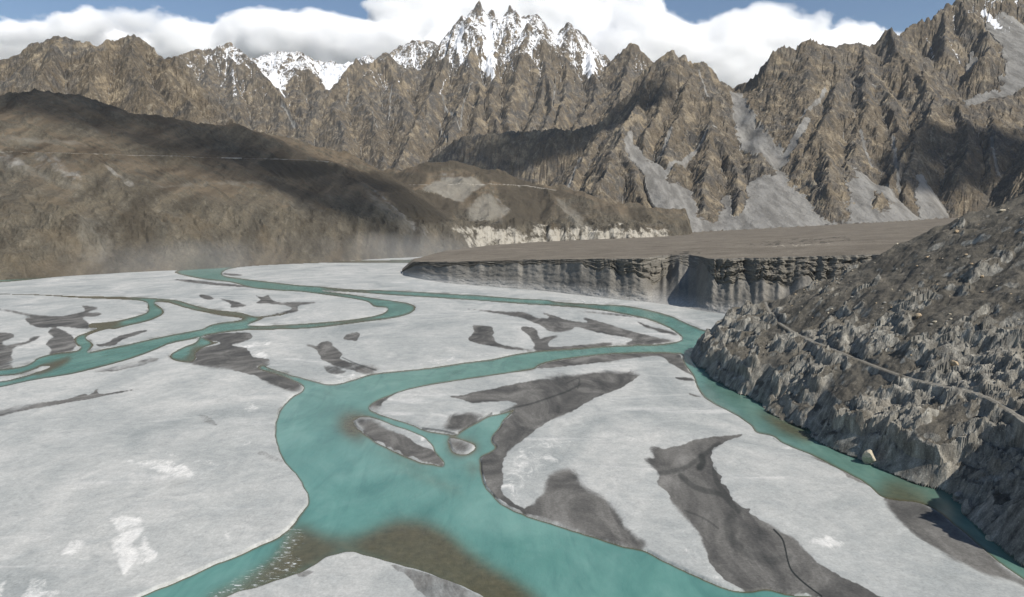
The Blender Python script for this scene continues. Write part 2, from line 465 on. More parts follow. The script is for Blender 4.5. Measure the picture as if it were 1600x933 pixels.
H = H + above * Y * (0.0040 * (ridged(U / 0.045, V / 0.06, 5, 5, 0.55) - 0.9) + 0.0021 * (ridged(U / 0.018 + 0.4 * V / 0.018, V / 0.024, 4, 7, 0.55) - 0.9) + 0.0014 * fbm(U / 0.010, V / 0.010, 4, 9))
low = H <= terrace_z(X, Y)
H, AR = erode(H, CE, K=0.027, m=0.42, n_it=8, smax=2.2, jit=0.15, seed=4)
print('mountain erosion', time.time() - T0, X.shape)
# scree cones fill the foot of the gullies
scree = np.zeros(H.shape, np.float32)
H0 = H.copy()
for (fx, fy, fd, fs, ax_, half) in FANS:
    a = P(fx, fy, fd); e = P(*ax_)
    d = np.hypot(X - a[0], Y - a[1])
    ang = np.abs((np.arctan2(X - a[0], a[1] - Y) - math.atan2(e[0] - a[0], a[1] - e[1]) + math.pi) % (2 * math.pi) - math.pi)
    c = a[2] - fs * d * (1.04 - 0.06 * np.clip(d / 1000, 0, 1)) + 4 * fbm(ang * 12, d / 400, 3, 31) - np.maximum(ang - R(half), 0) * d * 1.6
    k = c > H
    H = np.where(k, c, H); scree = np.maximum(scree, sstep(-6, 14, c - H0 + 14 * fbm(U / 0.006, V / 0.006, 3, 33)))
# crags: fine broken rock on the steep faces, and the teeth of the crests at full size
rock = 1 - scree
gyy, gxx = np.gradient(H); st = np.clip(np.hypot(gyy, gxx) / CE, 0, 1.5)
H = H + rock * st * Y * (0.0011 * (ridged(U / 0.011, V / 0.016, 4, 25, 0.55) - 1.0) + 0.0006 * fbm(U / 0.004, V / 0.004, 3, 29, 0.7))
teeth = np.full(H.shape, -1e9, np.float32)
for pts, s_ in RM + RC + RB:
    if pts[0][2] < 6000 or len(pts) < 8: continue
    pts = np.asarray(pts, float); w = P(pts[:, 0], pts[:, 1], pts[:, 2])
    for a, b in zip(w[:-1], w[1:]):
        yc = (np.log((a[1] + b[1]) / 2) - V[0, 0]) / DU; uc = ((a[0] + b[0]) / (a[1] + b[1]) - U[0, 0]) / DU
        r = int(40 + math.hypot(a[0] - b[0], a[1] - b[1]) / a[1] / DU)
        sl = (slice(max(0, int(yc) - r), max(0, int(yc) + r)), slice(max(0, int(uc) - r), max(0, int(uc) + r)))
        if X[sl].size == 0: continue
        d, t = seg_dist(X[sl], Y[sl], a, b)
        teeth[sl] = np.maximum(teeth[sl], a[2] + (b[2] - a[2]) * t - 1.9 * d)
tn = 0.0030 * (ridged(U / 0.009, V / 0.012, 4, 83, 0.6) - 1.0) + 0.0010 * fbm(U / 0.004, V / 0.004, 3, 87)
H = np.maximum(H, teeth + Y * tn * sstep(0, 0.004, np.abs(teeth - H) / Y))
def rock_mat(name, tones, scale, bump=1.0, grain=0.5):
    """bare rock: warm and grey tones in beds and patches, scree and snow by attribute"""
    t = NT(name)
    p = t.pos()
    n1 = t.noise(scale * 0.35, 5, 0.6, dist=0.6)
    n2 = t.noise(scale * 2.2, 6, 0.65)
    pm = t.mapping(p, (1, 1, 0.22))
    n3 = t.noise(scale * 5, 5, 0.65, v=pm, dist=0.3)
    n4 = t.noise(scale * 18, 6, 0.75)
    c = t.ramp(n1, [(0.3, tones[0]), (0.45, tones[1]), (0.58, tones[2]), (0.72, tones[3])])
    c = t.mix(t.step(n2, 0.48, 0.60), c, tones[4])
    nb = t.noise(scale * 1.1, 4, 0.65, dist=0.4)
    c = t.mix(t.math('MULTIPLY', t.step(nb, 0.54, 0.66), 0.75), c, tones[3])
    c = t.mix(t.math('MULTIPLY', t.step(nb, 0.44, 0.34), 0.7), c, tones[0])
    c = t.mix(t.math('MULTIPLY', t.step(n3, 0.52, 0.68), 0.55), c, tones[5])
    c = t.mix(t.math('MULTIPLY', t.step(n3, 0.48, 0.36), 0.5), c, tones[6])
    c = t.mix(1.0, c, t.ramp(n4, [(0.28, (1 - grain,) * 3), (0.72, (1 + grain,) * 3)]), 'MULTIPLY')
    sc = t.attr('scree')
    n5 = t.noise(scale * 8, 5, 0.7)
    scol = t.mix(t.step(t.noise(scale * 4, 6, 0.65, v=t.mapping(p, (1, 0.25, 0.25)), dist=0.3), 0.36, 0.64), (0.135, 0.131, 0.122), (0.285, 0.277, 0.258))
    scol = t.mix(t.math('MULTIPLY', n5, 0.5), scol, (0.21, 0.19, 0.16))
    c = t.mix(t.step(t.math('ADD', sc, t.math('MULTIPLY', t.math('SUBTRACT', n2, 0.5), 1.0)), 0.30, 0.75), c, scol)
    sn = t.attr('snow')
    n6 = t.noise(scale * 9, 8, 0.78, v=t.mapping(p, (1, 1, 0.6)))
    c = t.mix(t.step(t.math('ADD', sn, t.math('MULTIPLY', t.math('SUBTRACT', n6, 0.5), 2.3)), 0.50, 0.62), c, (0.82, 0.83, 0.85))
    b1 = t.bump(t.math('ADD', n3, t.math('MULTIPLY', n2, 0.8)), 1.0 * bump, 14.0 / (scale * 250))
    b2 = t.bump(n4, 0.9 * bump, 4.0 / (scale * 250), b1)
    return t.out(c, b2)

TONES_FAR = [(0.066, 0.061, 0.055), (0.140, 0.114, 0.081), (0.098, 0.090, 0.080), (0.265, 0.216, 0.148), (0.118, 0.095, 0.067), (0.31, 0.268, 0.20), (0.052, 0.049, 0.046)]
M_far = rock_mat('far_rock', TONES_FAR, 0.004)
# snow by height, slope and gully; scree in the gullies lower down
def slope_of(H, CE):
    gy = np.zeros_like(H); gx = np.zeros_like(H)
    gy[1:-1] = (H[2:] - H[:-2]) / (2 * CE[1:-1]); gx[:, 1:-1] = (H[:, 2:] - H[:, :-2]) / (2 * CE[:, 1:-1])
    return np.hypot(gx, gy), gx, gy
SL, GX, GY = slope_of(H, CE)
CONV = blur(H, 5, 2) - H                     # hollows positive
hollow = np.clip(CONV / (0.006 * Y), -1, 1)
gul = sstep(2.2, 4.5, np.log(AR + 1))
zz = H + 220 * sstep(-0.10, -0.26, U) + 250 * fbm(U / 0.05, V / 0.05, 3, 71)
snow = sstep(1800, 3100, zz) * 0.86 + 0.30 * hollow * sstep(1600, 2300, zz) + 0.22 * gul * sstep(1500, 2100, zz) - 0.22 * sstep(1.0, 1.9, SL)
snow = 0.80 * snow * sstep(0.0, 1.0, 0.5 + (zz - 1500) / 800)
for pts, w in [([(400,88,11200),(412,108,10800),(428,130,10300),(440,147,9950)],(90,170,190,40)), ([(516,85,11500),(516,108,10950),(515,128,10500),(513,146,10050)],(420,330,190,20)),
               ([(762,48,10900),(765,70,10500),(764,95,10100),(770,110,9900)],(60,90,110,50)), ([(722,40,10800),(716,62,10500),(722,80,10200)],(40,60,30)), ([(920,80,10800),(922,100,10300),(924,112,10000)],(90,110,40)),
               ([(1540,0,7500),(1552,18,7400),(1562,34,7250)],(25,40,30))]:
    snow = np.maximum(snow, sstep(1.15, 0.6, chute(X, Y, pts, w) + 0.7 * fbm(U / 0.006, V / 0.009, 4, 73)) * 0.85)
for pts, w in [([(1150,150,6900),(1156,172,6450),(1166,200,6050),(1182,222,5750),(1200,243,5500),(1213,258,5300)],(60,70,95,120,120,110)), ([(1262,185,5750),(1252,200,5600),(1238,225,5450),(1222,248,5350)],(25,35,45,55)), ([(985,205,5950),(984,222,5750),(992,240,5500)],(20,50,80)),
               ([(1120,190,5950),(1100,208,5800),(1080,228,5600),(1060,250,5400),(1040,268,5200)],(12,18,20,24,30))]:
    scree = np.maximum(scree, sstep(1.1, 0.75, chute(X, Y, pts, w) + 0.3 * fbm(U / 0.01, V / 0.01, 3, 75)))
scree = np.maximum(scree, 0.7 * sstep(4.2, 6.0, np.log(AR + 1)) * (1 - sstep(1.15, 1.6, SL)))
# pale couloirs and rubble gullies on the faces
for pts, w, kind in [([(691,150),(705,176),(718,203)],13,1), ([(726,82),(729,94),(732,107)],18,0), ([(687,195),(693,207),(699,219)],11,1), ([(582,176),(586,188),(590,199)],12,1), ([(703,113),(694,130),(687,146)],11,0),
                     ([(738,129),(731,143),(726,156),(722,176),(720,199)],11,1), ([(578,108),(584,122),(592,136)],16,0), ([(543,120),(545,145),(540,165)],12,1), ([(612,135),(610,160),(607,185)],11,1), ([(793,85),(800,100),(806,112)],12,0), ([(848,95),(846,110),(838,125)],10,0),
                     ([(868,122),(867,145),(864,165)],9,1), ([(362,108),(366,125),(367,150)],26,0), ([(440,160),(452,180),(461,200)],16,1), ([(1048,200),(1040,222),(1030,245)],20,1), ([(1092,110),(1098,128),(1110,150)],10,1), ([(1290,140),(1272,165),(1250,185)],14,1), ([(1332,130),(1352,128),(1368,140)],10,1),
                     ([(1345,205),(1352,235),(1362,260)],14,1), ([(1396,215),(1400,260),(1404,300)],14,1), ([(1550,215),(1555,250),(1562,275)],12,1), ([(905,250),(895,270),(885,290)],16,1), ([(1480,60),(1492,82),(1500,100)],14,0), ([(1448,62),(1455,80),(1462,92)],10,0)]:
    q = [hit_log(H, U[0, 0], DU, V[0, 0], *p) for p in pts]
    q = [k_ for k_ in q if k_ is not None]
    if len(q) < 2: continue
    q = np.array(q); r_ = q[:, 1].max() * 0.03
    pd, _ = line_field(X, Y, q, r_)
    m_ = sstep(1.5, 0.4, pd / w + 0.9 * fbm(U / 0.005, V / 0.008, 3, 79) * 0.7)
    if kind: scree = np.maximum(scree, 0.85 * m_)
    else: snow = np.maximum(snow, 0.5 * m_)
k = sstep(0.45, 0.9, scree)
H = H * (1 - k) + blur(H, 5, 2) * k
grid_mesh('mountains', X, Y, H, M_far, dict(snow=snow, scree=scree), smooth=False)
print('mountains', time.time() - T0)
# ------------------------------------------------------------------ the foothills: dark shoulder on the left, knoll in the middle
HU = 0.00145
X, Y, CE = log_grid(-0.90, 0.27, 1330, 4300, HU)
U, V = X / Y, np.log(Y)
RL = [ # crest of the left shoulder and its spurs
 ([(-120,150,2250),(0,136,2250),(40,130,2300),(70,126,2350),(100,125,2400),(125,128,2430),(150,138,2470),(175,148,2510),(210,158,2560),(245,165,2600),(262,172,2620),(285,181,2650),(300,186,2680),(325,184,2720),(345,184,2750),(360,188,2790),(400,190,2880),(430,188,2950),(450,191,3000),(470,196,3050),(490,203,3080),(508,214,3110),(524,228,3130),(538,244,3130),(546,258,3110),(552,266,3080),(566,286,3030),(580,300,2980),(600,318,2900),(625,338,2820),(650,354,2760),(680,372,2700)],0.62),
 ([(100,125,2400),(110,180,2200),(90,240,1990)],0.55),
 ([(345,184,2750),(360,225,2550),(340,260,2380)],0.55),
 ([(470,196,3050),(475,240,2800),(455,275,2620)],0.55),
]
RK = [ # the knoll
 ([(540,268,3900),(575,266,3900),(605,268,3950),(640,272,3950),(650,264,3920),(658,257,3900),(668,252,3900),(682,250,3900),(712,253,3900),(740,256,3900),(765,263,3880),(790,271,3850),(820,281,3800),(850,289,3750),(868,293,3740),(900,301,3680),(950,311,3600),(985,319,3560),(1000,322,3540),(1010,332,3500),(1020,345,3440),(1026,358,3380)],0.55),
 ([(712,253,3900),(728,268,3790),(742,286,3680),(757,300,3580),(766,303,3540),(764,318,3430),(758,338,3300),(752,352,3220)],0.62),
 ([(850,289,3750),(858,300,3640),(868,315,3520),(885,332,3400),(905,350,3270),(925,366,3150)],0.66),
 ([(950,311,3600),(962,330,3450),(975,350,3300),(985,366,3200)],0.6),
 ([(840,286,3900),(868,294,3880),(905,303,3800),(925,318,3760)],0.6),
 ([(1000,345,4150),(1030,338,4100),(1055,348,4050),(1075,362,3980)],0.5),
]
F0 = np.array([-1074.0, 1450.0]); F1 = np.array([-374.0, 2527.0])     # the foot of the shoulder, along the river
FT = (F1 - F0) / np.linalg.norm(F1 - F0); FN = np.array([-FT[1], FT[0]])
foot_s = (X - F0[0]) * FT[0] + (Y - F0[1]) * FT[1]
foot_d = (X - F0[0]) * FN[0] + (Y - F0[1]) * FN[1]
wv = 26 * gnoise(foot_s / 260, foot_s * 0 + 3.3, 5) + 9 * gnoise(foot_s / 70, foot_s * 0 + 1.3, 6)
foot_d = foot_d + wv
Xh, Yh = X[::2, ::2], Y[::2, ::2]
wx = fbm(Xh / 260, Yh / 260, 4, 111) * 26; wy = fbm(Xh / 260, Yh / 260, 4, 157) * 26
HL = upsample(tents(Xh + wx, Yh + wy, RL), X.shape)
HK = upsample(tents(Xh + wx * 0.7, Yh + wy * 0.7, RK), X.shape)
# the shoulder stands over the river: steep lower cliff, road bench, gentler middle
cliff = np.where(foot_d > 0, 1.15 * np.minimum(foot_d, 90) + 0.60 * np.clip(foot_d - 90, 0, 170) + 0.52 * np.clip(foot_d - 260, 0, 1e5), 1.2 * foot_d)
HL = np.minimum(HL, cliff + 14)
HL = np.where(foot_s > 1100, np.minimum(HL, cliff + 14), HL)
# the pale terrace in front of the knoll, with its cliff above the hidden river
KF = on_plane(np.array([560., 640, 700, 760, 830, 900, 960, 1040, 1130]), np.array([398.] * 9)) * 0
kx = np.array([-0.25, -0.13, -0.05, 0.0, 0.05, 0.10, 0.16, 0.22, 0.27]); kd = np.array([3000, 2900, 2900, 3000, 3080, 3080, 3060, 3150, 3400.0])
kfoot = np.interp(U, kx, kd) + 40 * fbm(U / 0.02, U * 0, 3, 191)
dk = Y - kfoot
bench = np.clip(dk * 0.85, -60, 60) + np.clip((dk - 70) * 0.7, 0, 52) + np.clip(dk - 145, 0, 1e5) * 0.10 + 7 * fbm(X / 60, Y / 60, 4, 77) * sstep(0, 60, dk)
bench = np.where(U > -0.30, bench, -60)
HB = np.maximum(bench, np.minimum(HK, np.where(dk < 0, -60, dk * 1.2 + 5)))
HF = np.maximum(HL, HB)
HF = np.maximum(HF, -8)
st0 = np.clip(HF / 60, 0, 1)
lowc = sstep(190, 110, HF)                                            # the rocky lower cliff
HF = HF + st0 * (20 * fbm(X / 330, Y / 330, 3, 201) + 16 * (ridged(X / 480, Y / 480, 2, 203) - 0.8) + (4 + 15 * lowc) * (ridged(X / 210, Y / 210, 4, 205) - 0.9) + (1.2 + 6 * lowc) * fbm(X / 45, Y / 45, 4, 209))
HF = HF + (HB > HL) * sstep(120, 260, HF) * 22 * (ridged(X / 330, Y / 330, 4, 221, 0.55) - 0.9)
HF = HF + (HL >= HB) * st0 * sstep(20, 120, foot_d) * (5.5 + 6 * lowc) * (ridged(foot_s / 48 + 0.5 * fbm(X / 120, Y / 120, 3, 213), foot_d / 420, 3, 215, 0.55) - 0.8)
HE, AR = erode(HF, CE, K=0.015, m=0.42, n_it=6, smax=1.7, jit=0.25, seed=8, fixed=HF < 1)
HF = HF + blur(HE - HF, 1, 1)
SL, GX, GY = slope_of(HF, CE)
rough = np.clip(lowc * 1.0 + (SL - 0.75) * 1.2, 0.05, 1) * st0
HF = HF + rough * (6.0 * (ridged(X / 38 + 0.3 * Y / 38, Y / 38, 4, 305, 0.6) - 0.95) + 2.4 * fbm(X / 9, Y / 9, 3, 309, 0.65)) + st0 * 0.5 * fbm(X / 6, Y / 6, 2, 311)
# the road: a bench cut along the shoulder at its real height
ROADS = [([(-60,237),(0,238),(60,239),(120,240),(170,241.5),(200,243),(250,244),(300,245.5),(345,247.5),(380,248),(420,249),(470,250),(500,252),(520,254),(540,258)], 5.0),
         ([(640,289),(680,289),(720,288),(760,288.5),(800,289),(840,293),(870,298)], 5.0)]
road = np.zeros(HF.shape); road_lines = []
lny = V[0, 0]
for pts, w in ROADS:
    q = [hit_log(HF, U[0, 0], HU, lny, px_, py_) for px_ in np.arange(pts[0][0], pts[-1][0] + 1, 4.0) for py_ in [np.interp(px_, [p[0] for p in pts], [p[1] for p in pts])]] if pts[-1][0] - pts[0][0] > 60 else [hit_log(HF, U[0, 0], HU, lny, *p) for p in pts]
    q = smooth_line([k for k in q if k is not None], 12 if w > 4 else 1)
    road_lines.append(q)
    pd, pz = line_field(X, Y, q, 40)
    k = sstep(w * 2.4, w, pd)
    HF = HF * (1 - k) + pz * k
    road = np.maximum(road, sstep(w * 1.3, w * 0.8, pd))
HF = HF - (HF + 10) * sstep(0.246, 0.268, U + 0.004 * fbm(Y / 60, X / 60, 3, 225))
PXf, PYf = to_px(X, Y, HF)
PALE = sstep(-0.17, -0.14, U) * sstep(0.245, 0.22, U) * sstep(2820, 2860, Y) * sstep(140, 90, HF + 26 * fbm(X / 90, Y / 90, 3, 41)) * sstep(-8, 10, HF)
SCR = 0.62 * blur(sstep(4.6, 6.4, np.log(AR + 1)), 2, 1) * (HF > 20)
# slides of grey debris below the road
for pts, w in [([(-10,238,2130),(10,246,2090),(40,262,2000)],(26,26,16)), ([(60,240,2120),(85,256,2040),(112,272,1960)],(22,34,26)), ([(170,262,2150),(200,290,2000)],(10,16)),
               ([(588,300,2980),(620,330,2880),(660,358,2750)],(16,26,34)), ([(700,276,3790),(690,300,3640),(720,316,3520)],(60,50,20)), ([(770,300,3560),(790,325,3390),(780,345,3260)],(8,26,30))]:
    wv_ = []
    for p_ in pts:
        q = hit_log(HF, U[0, 0], HU, lny, p_[0], p_[1]); wv_.append(q if q is not None else P(*p_))
    dd = np.full(X.shape, 1e9)
    for a, b, wa, wb in zip(wv_[:-1], wv_[1:], w[:-1], w[1:]):
        d, t = seg_dist(X, Y, a, b); dd = np.minimum(dd, d / (wa + (wb - wa) * t))
    SCR = np.maximum(SCR, 0.52 * sstep(1.7, 0.2, dd + 0.6 * fbm(X / 30, Y / 30, 4, 45)))
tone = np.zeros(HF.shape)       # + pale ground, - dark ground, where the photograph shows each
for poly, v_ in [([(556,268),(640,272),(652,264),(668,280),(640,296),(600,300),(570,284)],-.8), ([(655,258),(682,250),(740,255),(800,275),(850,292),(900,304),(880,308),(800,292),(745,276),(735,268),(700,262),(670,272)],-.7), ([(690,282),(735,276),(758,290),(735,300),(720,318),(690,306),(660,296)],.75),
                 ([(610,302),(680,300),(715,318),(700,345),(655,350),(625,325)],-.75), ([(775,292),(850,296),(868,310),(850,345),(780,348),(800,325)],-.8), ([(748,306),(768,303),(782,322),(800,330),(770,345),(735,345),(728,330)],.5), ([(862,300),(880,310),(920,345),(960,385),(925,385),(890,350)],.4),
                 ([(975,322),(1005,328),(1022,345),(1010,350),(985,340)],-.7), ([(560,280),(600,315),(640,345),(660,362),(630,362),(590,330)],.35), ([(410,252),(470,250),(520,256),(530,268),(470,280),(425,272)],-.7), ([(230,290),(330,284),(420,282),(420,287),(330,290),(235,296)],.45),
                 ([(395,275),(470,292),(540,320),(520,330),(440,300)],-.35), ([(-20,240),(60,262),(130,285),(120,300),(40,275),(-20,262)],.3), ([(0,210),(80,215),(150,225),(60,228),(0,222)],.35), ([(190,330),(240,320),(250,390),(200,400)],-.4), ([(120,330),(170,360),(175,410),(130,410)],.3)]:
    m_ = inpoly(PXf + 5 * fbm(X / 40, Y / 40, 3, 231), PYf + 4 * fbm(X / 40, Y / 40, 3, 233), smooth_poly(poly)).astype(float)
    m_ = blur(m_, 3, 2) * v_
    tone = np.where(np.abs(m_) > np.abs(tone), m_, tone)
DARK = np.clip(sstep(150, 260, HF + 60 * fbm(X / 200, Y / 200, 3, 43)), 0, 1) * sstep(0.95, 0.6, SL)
TONES_FOOT = [(0.070, 0.062, 0.048), (0.098, 0.085, 0.064), (0.088, 0.079, 0.063), (0.112, 0.099, 0.077), (0.088, 0.076, 0.058), (0.140, 0.126, 0.10), (0.062, 0.056, 0.046)]
def foot_mat():
    m = rock_mat('foothill_rock', TONES_FOOT, 0.011, grain=0.32)
    t = m.node_tree; b = t.nodes['Principled BSDF']; old = b.inputs['Base Color'].links[0].from_socket
    h = NT.__new__(NT); h.m = m; h.n = t.nodes; h.l = t.links; h.b = b; h.geo = next(n for n in t.nodes if n.type == 'NEW_GEOMETRY')
    n = h.noise(0.022, 7, 0.7)
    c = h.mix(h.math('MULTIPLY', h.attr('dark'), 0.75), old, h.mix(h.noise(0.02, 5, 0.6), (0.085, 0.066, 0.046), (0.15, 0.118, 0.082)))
    st = h.noise(0.022, 6, 0.62, v=h.mapping(h.pos(), (1.0, 0.16, 0.16), (0, 0, -math.atan2(FT[1], FT[0]))), dist=0.4)
    c = h.mix(1.0, c, h.ramp(st, [(0.3, (0.55, 0.53, 0.52)), (0.5, (1.0, 1.0, 1.0)), (0.7, (1.55, 1.5, 1.42))]), 'MULTIPLY')
    c = h.mix(h.math('MULTIPLY', h.step(h.noise(0.006, 5, 0.6, dist=0.5), 0.52, 0.66), 0.35), c, (0.125, 0.095, 0.06))
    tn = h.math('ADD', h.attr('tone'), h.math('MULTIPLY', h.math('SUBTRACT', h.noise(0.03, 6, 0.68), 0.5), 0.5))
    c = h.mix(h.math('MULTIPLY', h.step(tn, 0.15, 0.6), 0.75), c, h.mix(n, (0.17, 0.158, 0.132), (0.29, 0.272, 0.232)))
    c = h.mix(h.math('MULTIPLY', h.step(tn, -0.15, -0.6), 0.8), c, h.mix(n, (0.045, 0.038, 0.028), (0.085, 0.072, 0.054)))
    c = h.mix(h.step(h.math('ADD', h.attr('pale'), h.math('MULTIPLY', h.math('SUBTRACT', n, 0.5), 2.6)), 0.70, 1.15), c, (0.38, 0.35, 0.295))
    c = h.mix(h.math('MULTIPLY', h.attr('road'), 0.9), c, (0.46, 0.43, 0.375))
    h.put(b.inputs['Base Color'], c)
    return m
M_foot = foot_mat()
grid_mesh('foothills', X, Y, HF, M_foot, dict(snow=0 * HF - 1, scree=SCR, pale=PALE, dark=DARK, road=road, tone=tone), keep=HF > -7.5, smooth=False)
print('foothills', time.time() - T0, X.shape)
# ------------------------------------------------------------------ valley floor and river, laid out on the flat ground
WATER = [
 [(-60,446),(-60,430),(60,425),(138,420),(140,428),(90,432.5),(60,435.7),(20,439.7),(0,441)],
 # main river with its far loop, seen from the far left bend round to the foot of the frame and back
 [(272,425),(279,422.5),(297,418),(317,416.5),(360,415),(400,413),(447,411),(485,408.7),(535,407.5),(630,406),(720,403),(720,409),(630,411),(535,410.5),(460,412.5),(400,415.5),(367,418.7),(352,422.5),(346,427.5),(350,431),(367,434),(395,437.5),(422,440.5),(460,445),(500,448),(535,451),(572,453),(610,454),(660,456.5),(708,459.5),(750,461.6),(810,466.4),(855,468.5),(870,471.5),(930,475.4),(975,477.5),(1014,484.4),(1047,493.4),(1065,501.5),(1086,510.5),(1104,516.5),(1128,513.5),(1170,512),(1170,560),(1180,590),(1240,620),(1340,680),(1440,720),(1540,765),(1600,830),(1720,900),(1720,970),(1600,906),(1557,877),(1519,843),(1498,826),(1460,797),(1430,785),(1400,782),(1376,776),(1351,755),(1308,732),(1266,711),(1224,694),(1207,682),(1182,677),(1174,666),(1157,654),(1140,644),(1122,635),(1102,623),(1089,605),(1083,587),(1071,572),(1066,560),(1068,554),(1050,552.5),(1035,551.6),(960,553.4),(915,557.6),(870,563.6),(840,572),(834,577.4),(780,585.5),(720,594.5),(670,602.5),(632,611),(600,622.5),(580,632.5),(576,637.5),(582,642.5),(600,650),(620,656),(645,664),(660,671),(682,676),(715,680),(718,675),(745,660),(765,650),(782,646.5),(805,640),(790,655),(780,670),(770,682),(769,691),(777,700),(762,710),(752,715),(750,726),(752,740),(758,756),(767,771),(786,788.7),(816,803.7),(850,815.4),(900,830.5),(966.5,852),(1010,862),(1043,880),(1080,897.5),(1115,912.5),(1137,921),(1168,925),(1200,922),(1231,929),(1281,935),(1340,955),(1430,1000),(1500,1120),(1560,1420),(-120,1420),(30,1080),(100,1000),(150,965),(222,932),(242,922),(275,910),(325,887),(375,867),(412,850),(445,832.5),(457,820),(475,797),(482,782.5),(475,762.5),(465,745),(450,730),(442,717.5),(435,700),(430,680),(432,657.5),(440,637.5),(457,620),(471,612.5),(475,607),(474,604),(460,596),(435,586),(402,576),(410,570),(422,575),(455,586),(485,594),(515,601),(545,595.5),(575,586),(600,582),(620,580),(670,575),(720,567.5),(770,561),(795,555.5),(820,551.5),(840,548.6),(900,544.4),(954,540.5),(1005,539),(1035,537.5),(1062,533),(1066.5,528.5),(1060,522.5),(1044,512),(1014,500),(990,494),(954,487.4),(915,482),(870,478.4),(810,474.5),(750,470),(705,467),(660,464),(610,461),(560,457),(510,453.7),(501,454),(510,456),(547,460),(585,466),(622,471),(642,475),(650,481),(642,489),(620,496),(585,501),(535,507.5),(485,513),(435,515),(385,516),(347,520),(317,525),(300,530),(280,534),(260,539),(240,548),(200,562),(160,573),(112,584.7),(60,593),(20,601),(0,605.4),(-80,620),(-450,690),(-450,668),(-80,604),(0,596),(30,590),(54,583),(80,573),(66,572),(54,577),(20,586),(-80,597),(-450,655),(-450,640),(-80,588),(0,577.5),(20,575),(40,571),(54,564),(57,560),(76,554),(96,551),(120,548),(128,542),(120,540),(118,533),(115,529),(124,524),(140,518),(156,512.5),(140,512),(140,506),(160,504),(184,501),(206,496),(226,490),(233,485),(230,480),(230,473),(210,469),(160,467),(110,465),(60,461.8),(0,460.5),(-80,459),(-450,456),(-450,453),(-80,457.5),(0,459),(60,460),(120,462.5),(180,463.5),(220,465),(254,467),(280,470),(305,477.5),(335,484),(372,488),(390,492.5),(402,494.5),(435,491),(450,488),(440,493),(415,496),(407,500),(385,509),(435,508),(485,505),(535,501),(572,496),(595,491),(607,484),(602,480.5),(585,479.5),(581,476),(572,471),(547,466),(510,461),(472,456),(435,454),(395,450),(360,441),(322,437),(290,431),(275,427)],
 [(265,557.5),(272,550),(290,541),(306,535),(314,527),(330,533),(342,536),(322,541),(308,549),(305,555),(307,560),(297,566),(275,564)],
]
LAND = [  # land inside those outlines
 [(346,504),(325,509),(317,514),(280,521),(240,529),(200,538),(160,546),(134,551.5),(140,546),(146,538),(138,532),(133,527),(148,520),(168,514),(180,514),(200,509),(230,502),(250,494),(257,487),(248,478),(240,472),(262,473),(290,481),(315,487),(345,493),(378,497),(372,501)],
 [(552,660),(556,655.5),(565,652),(580,652.5),(595,657.5),(620,667.5),(645,676),(667,687.5),(675,697.5),(682,710),(692,720),(694,729),(680,726),(657,722.5),(632,712.5),(600,697.5),(575,682.5),(560,670)],
 [(702,687),(710,685),(740,695),(742,702),(727,710),(707,706)],
 [(360,932),(400,920),(437,907),(460,899),(495,882),(512,872),(537,865),(555,864),(575,870),(600,877),(616,882),(666,895.6),(706,912),(733,924),(760,938),(830,990),(870,1150),(880,1450),(60,1450),(170,1100),(300,970)],
]
SHOAL = [  # shallows, brown through the water: outline, strength, softness in pixels
 ([(527,652),(560,645),(585,650),(575,660),(570,690),(600,702),(640,720),(660,726),(697,747),(680,742),(632,728),(582,703),(545,684),(527,667)], 1.0, 7),
 ([(452,828),(468,815),(500,835),(560,838),(620,812),(690,826),(740,868),(800,905),(860,950),(790,960),(700,918),(600,885),(545,868),(500,885),(455,905),(420,920),(340,955),(310,945),(400,893),(440,860)], 1.0, 9),
 ([(486,624),(510,611),(545,603),(528,614),(500,623)], 0.5, 5),
 ([(570,705),(640,730),(700,752),(735,777),(715,777),(640,745),(590,722)], 0.45, 5),
 ([(50,584),(66,571),(90,563),(112,556),(108,565),(85,577),(60,586)], 0.95, 2),
 ([(1182,641),(1240,664),(1270,680),(1262,690),(1215,668)], 0.7, 3),
 ([(1390,752),(1440,772),(1470,800),(1420,795),(1370,770)], 0.7, 6),
 ([(136,504),(180,500),(192,507),(160,516),(134,515)], 0.95, 2),
 ([(108,461),(160,462),(205,466),(160,468.5),(112,466.5)], 0.95, 1),
 ([(308,484),(372,490),(392,498),(368,502),(330,493)], 0.95, 2),
 ([(243,471),(290,480),(272,484),(250,480)], 0.9, 2),
 ([(300,540),(320,540),(306,556),(300,565),(270,566),(265,561),(290,558)], 0.7, 2),
 ([(700,683),(745,690),(750,705),(730,716),(700,712)], 0.7, 5),
 ([(725,718),(748,722),(750,742),(735,745)], 0.6, 5),
 ([(800,580),(850,565),(850,570),(815,581)], 0.4, 3),
 ([(60,505),(90,508),(90,528),(60,528)], 1.0, 3),
]
